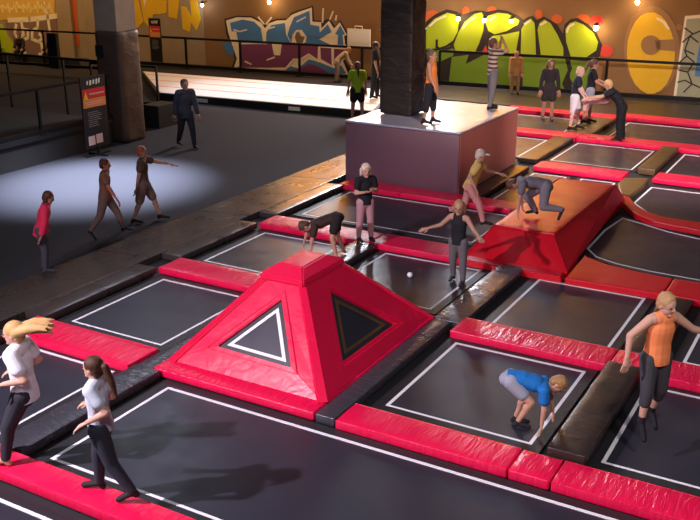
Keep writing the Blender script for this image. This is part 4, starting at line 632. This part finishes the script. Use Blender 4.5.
    for s in S:
        cap(S[s], El[s], .034, .025); cap(El[s], Wr[s], .0265, .0165)
        cap(Hp[s], Kn[s], .058, .036); cap(Kn[s], An[s], .036, .021); cap(Kn[s]+(An[s]-Kn[s])*.25-X*.006*H, Kn[s]+(An[s]-Kn[s])*.4, .035, .030)
        cap(An[s], Toe[s], .022, .016, lat, .8); cap(An[s], Heel[s], .021, .018)
    h = H*hs
    mb.add(*ellip(g(Hc)+hd*.012*h, .062*h,.050*h,.058*h, hf,hl,hd)); mb.add(*ellip(g(Hc)+hf*.016*h-hd*.026*h, .042*h,.040*h,.046*h, hf,hl,hd))
    mb.add(*ellip(g(Hc)+hf*.064*h-hd*.010*h, .013*h,.0085*h,.016*h, hf,hl,hd)); mb.add(*ellip(g(Hc)+hf*.048*h-hd*.060*h, .014*h,.015*h,.012*h, hf,hl,hd))
    for s in S: mb.add(*ellip(g(Hc)+hl*s*.050*h-hf*.004*h-hd*.008*h, .013*h,.008*h,.018*h, hf,hl,hd))
    # ---- hands: palm, four unequal bent fingers and a thumb from the side of the palm
    ex = MB()
    for s in S:
        fd = (Wr[s]-El[s]).normalized(); pn = fd.cross(Y*1.0).normalized() if abs(fd.dot(Y))<.95 else X   # palm normal roughly back/front
        across = fd.cross(pn).normalized(); pn_in = -pn if pn.dot(X) > 0 else pn
        k = H*(1.06 if near else 1.12)*hs**.3
        w0 = g(Wr[s]); pc = w0+fd*.045*k
        ex.add(*capsule(w0-fd*.006*k, pc, .0165*k, .024*k, across, .48, 10))
        tipn = pn_in
        for i,(o_,ln) in enumerate(((-.018,.036),(-.006,.043),(.006,.040),(.018,.031))):
            b0 = pc+across*o_*k+fd*.008*k; d1 = (fd + tipn*.22 + across*o_*7).normalized(); b1 = b0+d1*ln*.55*k+d1*.012*k; d2 = (fd+tipn*.75).normalized(); b2 = b1+d2*ln*.5*k
            ex.add(*capsule(b0-fd*.006*k, b1, .0066*k, .0058*k, n=7)); ex.add(*capsule(b1, b2, .0058*k, .0046*k, n=7))
        th = -1 if across.dot(X) < 0 else 1
        t0 = w0+fd*.016*k+across*th*.016*k; t1 = t0+(fd*.7+across*th*.75+tipn*.2).normalized()*.030*k; t2 = t1+(fd+tipn*.3+across*th*.1).normalized()*.024*k
        ex.add(*capsule(t0, t1, .0085*k, .0072*k, n=7)); ex.add(*capsule(t1, t2, .0070*k, .0054*k, n=7))
    body = fuse('body', mb, vox, skin(skc), root, ex)
    # ---- face
    e = MB()
    for s in S: e.add(*ellip(g(Hc)+hf*.0565*h+hl*s*.021*h+hd*.004*h, .006*h,.0085*h,.0055*h, hf,hl,hd, 8, 6))
    e.build('eyes', cmat('eye_dark',(.03,.025,.022),.3), body, smooth=True)
    e = MB(); e.add(*ellip(g(Hc)+hf*.0565*h-hd*.036*h, .004*h,.015*h,.0045*h, hf,hl,hd, 8, 6)); e.build('mouth', cmat('lips',(.42,.12,.10),.5), body, smooth=True)
    # ---- hair
    if hair:
        hc, style = hair; m_ = MB(); c = g(Hc)
        m_.add(*ellip(c-hf*.010*h+hd*.022*h, .064*h,.058*h,.058*h, hf,hl,hd)); m_.add(*ellip(c-hf*.030*h-hd*.004*h, .042*h,.053*h,.058*h, hf,hl,hd))
        if style == 'short':
            for i in range(9): a = i*2.4; m_.add(*ellip(c+hd*(.058)*h+hf*math.cos(a)*.035*h-hf*.01*h+hl*math.sin(a)*.032*h, .018*h,.018*h,.014*h, hf,hl,hd,8,6))
        if style in ('ponytail','long','bob'):
            back = c-hf*.055*h
            if style == 'ponytail':
                q = back+hd*.015*h; dn = (-Z*.9-hf*.35).normalized(); m_.add(*capsule(q, q-hf*.03*h, .020*h, .022*h))
                m_.add(*capsule(q-hf*.03*h, q-hf*.03*h+dn*.11*H, .024*h, .022*h)); m_.add(*capsule(q-hf*.03*h+dn*.11*H, q-hf*.02*h+dn*.20*H, .022*h, .008*h))
            else:
                ln = .20 if style == 'long' else .07
                for s2 in (-1,-.5,0,.5,1):
                    q = c-hf*(.035-.012*abs(s2))*h+hl*s2*.045*h; dn = (-Z*.95-hf*.25+hl*s2*.10).normalized()
                    m_.add(*capsule(q, q+dn*ln*H, .026*h, .016*h))
        if style == 'bun': m_.add(*ellip(c-hf*.045*h+hd*.075*h, .026*h,.028*h,.024*h, hf,hl,hd))
        if style == 'blown':
            for i, s2 in enumerate((-1,-.6,-.2,.2,.6,1,-.8,0,.8)):
                q = c-hf*.03*h+hl*s2*.035*h+hd*.012*h; d_ = (-hf*.95+hd*(.30-.09*(i%4))+hl*s2*.12).normalized()
                m1 = q+d_*.10*H; m2 = m1+(d_-hd*.25).normalized()*.07*H
                m_.add(*capsule(q, m1, .034*h, .027*h)); m_.add(*capsule(m1, m2, .027*h, .014*h)); m_.add(*capsule(m2, m2+(d_-hd*.45).normalized()*.05*H, .014*h, .005*h))
        fuse('cap' if style=='cap' else 'hair', m_, vox*1.1, cmat('hair_%d_%d'%(int(hc[0]*1000),int(hc[2]*1000)), hc, .55, 60, .6), root, smooth=1)
        if style == 'cap':
            b_ = MB(); b_.add(*ellip(c+hf*.075*h+hd*.030*h, .040*h,.046*h,.006*h, hf,hl,hd)); b_.build('cap_peak', cmat('hair_%d_%d'%(int(hc[0]*1000),int(hc[2]*1000)), hc), root, smooth=True)
    # ---- top
    if top:
        tc_, kind = top[0], top[1]; m_ = MB(); I = (top[3] if len(top)>3 else .012)+.003
        cm_ = cmat('cloth_%s'%('_'.join('%03d'%int(x*999) for x in tc_)), tc_, .85) if kind != 'stripes' else stripes()
        c2 = lambda a,b,r0,r1,la=None,fl=1: m_.add(*capsule(g(a), g(b), (r0+I)*H, (r1+I)*H, la, fl, 14))
        hem = top[2] if len(top)>2 and top[2] is not None else 0
        c2(P0-sp*(.07+hem)*H, P0-sp*.01*H, .086, .086, lat, .80); c2(P0, W_, .084, .074, lat, .76); c2(W_, C_, .072, .084, lt, .72); c2(C_, N_-sp2*.045*H, .085, .062, lt, .70)
        if kind != 'vest':
            c2(S[1]+(S[-1]-S[1])*.14, S[-1]+(S[1]-S[-1])*.14, .034, .034)
            for s in S:
                if kind in ('short','stripes'): c2(S[s], S[s]+(El[s]-S[s])*.55, .033, .030)
                elif kind == 'long': c2(S[s], El[s], .033, .026); c2(El[s], El[s]+(Wr[s]-El[s])*.9, .026, .018)
        else:
            c2(S[1]+(S[-1]-S[1])*.28, S[-1]+(S[1]-S[-1])*.28, .030, .030)
        o = fuse('shirt', m_, vox*1.1, cm_, root)
        bm = bmesh.new(); bm.from_mesh(o.data); arm_safe = [v for v in bm.verts]
        near_v = [v for v in bm.verts if (v.co-g(P0)).dot(sp) < .06*H and (v.co-g(P0)-sp*(v.co-g(P0)).dot(sp)).length < .135*H]
        ns = set(near_v); fs = [f for f in bm.faces if all(v in ns for v in f.verts)]
        es = {e for f in fs for e in f.edges}; vs_ = {v for f in fs for v in f.verts}
        r_ = bmesh.ops.bisect_plane(bm, geom=list(vs_)+list(es)+fs, plane_co=g(P0)-sp*(.035+hem)*H, plane_no=-sp, clear_outer=True)
        bmesh.ops.holes_fill(bm, edges=[e for e in bm.edges if e.is_boundary], sides=0); bm.to_mesh(o.data); bm.free()
    if bottom:
        bc, kind = bottom[0], bottom[1]; I = max(.009, bottom[2] if len(bottom)>2 else .010)+.001; m_ = MB()
        cm_ = cmat('cloth_%s'%('_'.join('%03d'%int(x*999) for x in bc)), bc, .85)
        c2 = lambda a,b,r0,r1,la=None,fl=1: m_.add(*capsule(g(a), g(b), (r0+I)*H, (r1+I)*H, la, fl, 14))
        c2(P0-sp*.02*H, P0+sp*.045*H, .082, .076, lat, .74)
        for s in S:
            f_ = {'shorts':(.62,0),'bike':(.85,0),'capri':(1,.35),'long':(1,.93)}[kind]
            e1 = Hp[s]+(Kn[s]-Hp[s])*f_[0]; r1 = .058+(.036-.058)*f_[0]; c2(Hp[s], e1, .057, r1)
            if f_[1]: c2(Kn[s], Kn[s]+(An[s]-Kn[s])*f_[1], .036, .036+(.021-.036)*f_[1])
        fuse('trousers' if kind in ('long','capri') else 'shorts', m_, vox*1.1, cm_, root)
    if shoe:
        for s in S:
            m_ = MB(); m_.add(*capsule(g(An[s]+(Kn[s]-An[s])*(.14 if sock else .05)), g(An[s]), .027*H, .028*H)); m_.add(*capsule(g(An[s]), g(Toe[s]), .027*H, .021*H, lat, .85)); m_.add(*capsule(g(An[s]), g(Heel[s]), .026*H, .023*H))
            fuse('sock' if sock else 'shoe', m_, vox*1.1, cmat('shoe_%d_%d'%(int(shoe[0]*999),int(shoe[2]*999)), shoe, .7), root, smooth=1)
    return root
BLK=(.016,.016,.02); BR=(.10,.05,.03); BL=(.62,.42,.20); PALE=(.62,.36,.26); TAN=(.42,.22,.13)
# --- the nearest ones
person('blonde person in a white top at the left picture edge, hair flying to the right', (-7.50,5.62), .125, 1.66, 176, lean=2, head=(6,0), aL=((-30,14),(74,-6)), aR=((-20,22),(70,-10)), lL=((26,3),(10,3)), lR=((34,3),(22,3)),
       top=((.80,.80,.82),'short',.02,.016), bottom=((.035,.035,.045),'long',.004), hair=((.55,.33,.13),'blown'), skc=PALE, shoe=(.50,.28,.2), near=True)
person('walking girl with brown ponytail and pale blue T-shirt at the lower left', (-5.99,5.70), .125, 1.55, 176, lean=2, head=(0,-14), aL=((-38,10),(60,0)), aR=((-20,12),(72,4)), lL=((-16,3),(-34,3),-20), lR=((14,3),(4,3)),
       top=((.60,.68,.76),'short',.0,.010), bottom=((.035,.04,.055),'long',.006), hair=((.075,.030,.015),'ponytail'), skc=PALE, shoe=(.02,.02,.02), near=True)
person('leaping girl in a bright orange vest with arms spread, lower right', (-1.62,9.36), .22, 1.58, -72, lean=4, head=(12,14), aL=((14,52),(30,70)), aR=((-14,46),(10,10)), lL=((2,3),(-22,2),-50), lR=((8,3),(-4,2),-58),
       top=((.92,.28,.10),'vest',.01,.014), bottom=((.055,.055,.065),'capri',.004), hair=((.50,.30,.14),'short'), skc=PALE, shoe=BLK, near=True, sock=True)
person('boy in a blue T-shirt bending down with both hands on the trampoline', (-3.00,9.16), .012, 1.32, -12, lean=84, lean2=104, head=(-34,-10), aL=((22,8),(12,4)), aR=((4,8),(-4,2)), lL=((30,8),(-16,4)), lR=((48,8),(-28,4)),
       top=((.012,.16,.50),'short',.0,.014), bottom=((.33,.35,.42),'shorts',.012), hair=((.34,.19,.08),'short'), skc=(.58,.32,.21), shoe=BLK, near=True, hs=1.1)
# --- middle of the floor
person('blond child in black T-shirt and pink leggings with arms folded', (-7.70,14.02), .125, 1.43, -68, lean=2, head=(6,-10), aL=((6,14),(112,-34)), aR=((6,14),(106,-30)), lL=((2,4),(0,2)), lR=((-2,4),(-4,2)),
       top=(BLK,'short',.0,.010), bottom=((.52,.28,.30),'long',.004), hair=((.80,.68,.52),'bob'), skc=(.62,.36,.29), shoe=(.05,.03,.03), hs=1.12)
person('bending child in dark clothes between pyramid and blond child', (-7.72,13.05), .125, 1.38, 186, lean=98, lean2=112, head=(-20,0), aL=((14,8),(6,2)), aR=((30,12),(18,2)), lL=((14,4),(-12,3)), lR=((-4,4),(-22,3)),
       top=((.045,.022,.018),'short',.0,.012), bottom=((.02,.015,.015),'shorts',.014), hair=((.08,.04,.025),'short'), skc=(.55,.28,.19), shoe=None, hs=1.08)
person('fair haired child in a black vest and grey leggings, arms half raised', (-5.52,13.15), .012, 1.40, -118, lean=2, head=(4,10), aL=((10,38),(80,40)), aR=((4,44),(70,52)), lL=((2,4),(0,2)), lR=((-6,4),(-14,2)),
       top=(BLK,'vest',.0,.010), bottom=((.15,.13,.14),'long',.004), hair=((.42,.23,.10),'bob'), skc=(.50,.27,.19), shoe=(.05,.04,.045), hs=1.12)
person('striding person in yellow shirt and pink trousers with a pale cap', (-6.55,16.05), .10, 1.55, -12, lean=18, head=(0,0), aL=((40,22),(80,0)), aR=((-34,26),(30,10)), lL=((-14,6),(-58,2)), lR=((30,4),(16,2)),
       top=((.62,.44,.13),'short',.02,.018), bottom=((.60,.26,.24),'long',.008), hair=((.66,.56,.44),'cap'), skc=(.50,.27,.18), shoe=BLK)
person('crouching person in grey on the red wedge, one hand on its top', (-4.93,15.75), .515, 1.50, 178, lean=70, lean2=88, head=(24,0), aL=((10,6),(2,2)), aR=((-6,10),(-10,4)), lL=((4,4),(-82,2),-70), lR=((52,8),(-30,4)),
       top=((.16,.15,.18),'short',.02,.016), bottom=((.20,.19,.22),'long',.014), hair=((.12,.05,.03),'short'), skc=(.50,.22,.14), shoe=BLK)
# --- on the carpet
G1='children crossing the carpet'
person('child in a bright pink jacket at the left, leaning forward', (-11.66,10.15), .06, 1.42, 10, lean=16, head=(14,0), aL=((-20,12),(10,4)), aR=((-6,14),(-16,4)), lL=((2,4),(-10,2)), lR=((6,4),(-4,2)),
       top=((.75,.035,.10),'long',.05,.016), bottom=((.07,.07,.09),'long',.004), hair=((.10,.04,.025),'bob'), skc=(.5,.26,.18), shoe=(.05,.05,.06), group=G1)
person('striding child in light brown clothes in the middle of the carpet', (-12.1,12.1), .005, 1.50, 4, lean=4, head=(6,0), aL=((-14,10),(-4,4)), aR=((22,8),(30,2)), lL=((28,3),(18,2)), lR=((-16,3),(-36,2)),
       top=((.26,.12,.07),'short',.02,.012), bottom=((.19,.12,.10),'long',.008), hair=((.12,.045,.025),'short'), skc=(.52,.2,.13), shoe=BLK, group=G1)
person('striding child in a brown shirt with one arm stretched out to the right', (-12.2,13.3), .005, 1.58, 2, lean=2, head=(0,0), aL=((74,8),(80,4)), aR=((-10,8),(-14,4)), lL=((26,4),(16,2)), lR=((-12,4),(-22,2)),
       top=((.12,.075,.05),'short',.05,.012), bottom=((.20,.13,.11),'bike',.016), hair=((.42,.13,.07),'short'), skc=(.50,.25,.17), shoe=BLK, group=G1)
person('person in grey blue clothes walking before the white track', (-15.85,18.95), .005, 1.86, -60, lean=4, head=(0,0), aL=((14,10),(24,2)), aR=((-18,10),(-6,2)), lL=((16,3),(6,2)), lR=((-14,3),(-30,2)),
       top=((.05,.052,.07),'long',.04,.014), bottom=((.025,.025,.035),'long',.010), hair=((.12,.06,.035),'short'), skc=(.42,.24,.17), shoe=BLK)
# --- on the box
person('person in an orange vest and grey headband standing on the mauve box', (-8.58,18.55), 1.425, 1.62, -24, lean=0, head=(0,-4), aL=((6,6),(12,2)), aR=((10,8),(28,-2)), lL=((4,4),(-2,3)), lR=((-6,4),(-10,3)),
       top=((1.0,.30,.07),'vest',.02,.016), bottom=((.022,.022,.03),'capri',.010), hair=((.15,.11,.09),'bun'), skc=(.55,.26,.16), shoe=BLK, sock=True)
person('person in a striped top and grey leggings with hands on the head', (-8.08,20.95), 1.425, 1.68, 10, lean=-2, head=(0,8), aL=((104,26),(190,-46)), aR=((98,28),(186,-46)), lL=((2,4),(0,2)), lR=((-4,4),(-8,2)),
       top=((.62,.50,.44),'stripes',.0,.010), bottom=((.22,.20,.21),'long',.004), hair=((.15,.07,.05),'short'), skc=(.55,.33,.24), shoe=BLK)
# --- in front of the green letters
person('person in a dark dress and open beige jacket standing below the green letters', (-8.75,27.4), .012, 1.84, -88, head=(2,0), aL=((2,14),(10,6)), aR=((2,14),(10,6)), lL=((2,3),(0,1)), lR=((-3,3),(-8,1)),
       top=((.035,.025,.03),'long',.08,.006), bottom=((.04,.03,.03),'shorts',.02), hair=((.16,.07,.04),'long'), skc=(.45,.24,.16), shoe=(.10,.06,.05))
person('fair haired person in navy T-shirt and white shorts', (-7.42,25.85), .125, 1.80, -14, lean=4, head=(16,0), aL=((20,6),(36,0)), aR=((16,8),(34,2)), lL=((14,3),(2,2)), lR=((-2,3),(-10,2)),
       top=((.02,.025,.045),'short',.02,.014), bottom=((.80,.80,.84),'bike',.018), hair=((.62,.42,.28),'short'), skc=(.75,.48,.42), shoe=BLK)
person('person with ponytail in black T-shirt and grey shorts behind the white shorts', (-7.38,26.95), .125, 1.88, -8, lean=2, head=(10,0), aL=((30,8),(72,0)), aR=((24,8),(66,2)), lL=((6,3),(0,2)), lR=((-6,3),(-14,2)),
       top=(BLK,'short',.0,.012), bottom=((.36,.38,.44),'bike',.014), hair=((.13,.06,.035),'ponytail'), skc=(.55,.30,.2), shoe=BLK)
person('person all in black with long fair hair leaning to the left', (-5.97,25.02), .125, 1.76, 166, lean=26, lean2=40, head=(8,0), aL=((62,8),(80,2)), aR=((50,10),(84,2)), lL=((2,4),(-4,2)), lR=((-4,4),(-10,2)),
       top=(BLK,'short',.02,.016), bottom=((.012,.012,.014),'long',.022), hair=((.66,.40,.18),'bob'), skc=(.6,.34,.22), shoe=BLK)
m_ = MB(); jc = Vector((-6.70,25.05,1.12)); ru = Vector((.868,.497,0))
for a_, b_, r0, r1 in ((-.26,.22,.12,.15),(-.24,-.08,.13,.13),(.15,.32,.13,.09)): m_.add(*capsule(ru*a_, ru*b_+Vector((0,0,.06*b_)), r0, r1, None, .7))
m_.add(*capsule(ru*-.25, ru*-.28+Vector((0,0,-.25)), .07, .05)); m_.add(*capsule(ru*.3, ru*.44+Vector((0,0,.22)), .08, .05))
o = fuse('jacket', m_, .02, cmat('pink_cloth',(.78,.36,.36),.9), None); o.location = jc; tag(o, 'pale pink jacket held between white shorts and person in black', 'jacket')
person('girl in a neon green T-shirt seen from behind with a long ponytail', (-13.75,24.45), .012, 1.80, 96, head=(0,0), aL=((6,14),(20,4)), aR=((6,14),(20,4)), lL=((3,5),(0,3)), lR=((-3,5),(-6,3)),
       top=((.38,.62,.02),'short',.0,.014), bottom=((.022,.018,.02),'shorts',.018), hair=((.13,.045,.025),'ponytail'), skc=(.5,.25,.16), shoe=BLK)
person('man in black T-shirt and black trousers on the white track', (-14.45,26.95), .275, 1.84, -10, head=(4,0), aL=((10,8),(30,2)), aR=((4,8),(14,2)), lL=((5,3),(0,2)), lR=((-5,3),(-10,2)),
       top=(BLK,'short',.02,.016), bottom=((.014,.014,.016),'long',.016), hair=((.08,.035,.02),'short'), skc=(.5,.26,.17), shoe=BLK)
person('bending person in light brown clothes behind the railing by the purple letters', (-18.15,30.75), .005, 1.55, 10, lean=38, lean2=52, head=(10,0), aL=((20,8),(44,2)), aR=((10,8),(30,2)), lL=((6,3),(0,2)), lR=((-4,3),(-10,2)),
       top=((.24,.15,.08),'long',.06,.018), bottom=((.22,.14,.09),'long',.012), hair=((.22,.11,.04),'short'), skc=(.5,.26,.15), shoe=BLK)
person('dim person in orange brown clothes right of the striped top, by the railing', (-11.1,30.9), .105, 1.50, -90, head=(0,0), lL=((2,3),(0,1)), lR=((-2,3),(-4,1)),
       top=((.36,.18,.06),'long',.06,.018), bottom=((.25,.13,.06),'long',.012), hair=((.25,.12,.05),'short'), skc=(.45,.22,.12), shoe=BLK)
sit = dict(lean=8, lL=((84,8),(2,2)), lR=((80,8),(6,2)), aL=((30,10),(60,-6)), aR=((26,10),(64,-6)), anchor='hip', pz=-.09*1.6)
for lab, x, y, ph, tc_ in (('dark clothed person sitting at the far left by the lime paint', -35.4,28.6,-100,(.035,.025,.022)), ('dark clothed person sitting below the pale outlined lettering', -32.9,28.6,-90,(.03,.02,.02)), ('brown clothed person sitting left of the slanted black panel', -31.0,28.6,-130,(.16,.08,.05))):
    person(lab, (x,y), .46, 1.5, ph, top=(tc_,'long',.02,.016), bottom=((.02,.018,.02),'long',.012), hair=((.06,.03,.02),'short'), skc=(.42,.22,.14), shoe=BLK, **sit)
o = MB().box(-36.6,-29.8,28.40,28.95,0,.38).build('bench','platform',None,(-33.2,28.67,0)); tag(o,'low dark bench under the seated people at upper left','bench')
# ------------------------------------------------------------------ camera
cam = bpy.data.cameras.new('camera'); co = bpy.data.objects.new('camera', cam); COL.objects.link(co)
cam.sensor_width = 36; cam.sensor_fit = 'HORIZONTAL'; cam.lens = 927/700*36; cam.clip_end = 200
co.location = (0,0,5.4); co.rotation_euler = (R(90)-math.atan(327/927), 0, R(29.8)); bpy.context.scene.camera = co
# ------------------------------------------------------------------ light
def spot(name, loc, to, e, col, ang=60, blend=.6, size=.3):
    l = bpy.data.lights.new(name,'SPOT'); l.energy = e; l.color = col; l.spot_size = R(ang); l.spot_blend = blend; l.shadow_soft_size = size
    o = bpy.data.objects.new(name, l); o.location = loc; o.rotation_euler = (Vector(to)-Vector(loc)).to_track_quat('-Z','Y').to_euler(); return link(o)
def area(name, loc, to, e, col, sx, sy):
    l = bpy.data.lights.new(name,'AREA'); l.energy = e; l.color = col; l.shape = 'RECTANGLE'; l.size = sx; l.size_y = sy
    o = bpy.data.objects.new(name, l); o.location = loc; o.rotation_euler = (Vector(to)-Vector(loc)).to_track_quat('-Z','Y').to_euler(); return link(o)
spot('key_spot', (-9.7,1.57,6.3), (-5.8,9.4,0), 4600, (1,.84,1), 80, .8, .10)
spot('carpet_spot', (-15.6,16.0,7.0), (-15.3,15.0,0), 30000, (.68,.78,1), 48, 1.0, .2)
spot('track_spot', (-20.5,24.5,6.8), (-19.5,26.2,0), 1000, (.85,.92,1), 52, .8, .3)
spot('track_spot', (-15.5,24.5,6.8), (-15.5,26.5,0), 400, (1,.82,.55), 50, .8, .3)
spot('row_spot', (-1.5,14.0,7.5), (-5.3,25.0,0), 8000, (1,.84,.82), 44, .7, .15)
spot('box_spot', (-12.5,25.5,7.5), (-8.6,19.3,1), 1100, (.80,.84,1), 60, .7, .3)
spot('figure_fill', (-3.0,12.0,6.5), (-8.4,19.5,2.2), 2600, (1,.80,.66), 28, .8, .2)  # added fill that brightens the figures on the box
area('wall_wash', (-9,29.6,7.2), (-9,33.2,1.2), 330, (1,.56,.20), 14, .5)
area('wall_wash', (-24,27.6,7.2), (-24,31.7,1.2), 330, (1,.60,.27), 16, .5)
area('wall_wash', (-36,26.5,7.0), (-36,31,1), 420, (1,.62,.24), 8, .5)
area('amber_reflection_fill', (-15.2,31.9,5.0), (-13,16,.0), 800, (1,.38,.06), 12, 1.2)  # added unseen strip, gives the golden reflections on apron and wedge
area('cool_lamp_panel', (-15.9,31.3,6.6), (-7.0,15,0), 1500, (.84,.90,1), 2.2, 3.6)
area('pool_panel', (-14.6,15.8,6.8), (-14.6,15.7,0), 110, (.80,.86,1), 1.4, 1.4)
spot('pillar_spot', (-11,20.5,5), (-17.6,18.9,2.2), 330, (1,.62,.32), 40, .8, .3)
spot('right_spot', (2.0,5.0,7.0), (-2.2,10.8,0), 1100, (1,.88,.84), 70, .8, .25)
spot('front_spot', (-2.5,1.0,7.5), (-5.5,11,0), 900, (1,.88,.97), 80, .8, .6)
w = bpy.data.worlds.new('w'); bpy.context.scene.world = w; w.use_nodes = True
w.node_tree.nodes['Background'].inputs[0].default_value = (.42,.48,.66,1); w.node_tree.nodes['Background'].inputs[1].default_value = .055
vs = bpy.context.scene.view_settings; vs.view_transform = 'Standard'; vs.look = 'None'; vs.exposure = 0; vs.gamma = 1; vs.use_curve_mapping = False
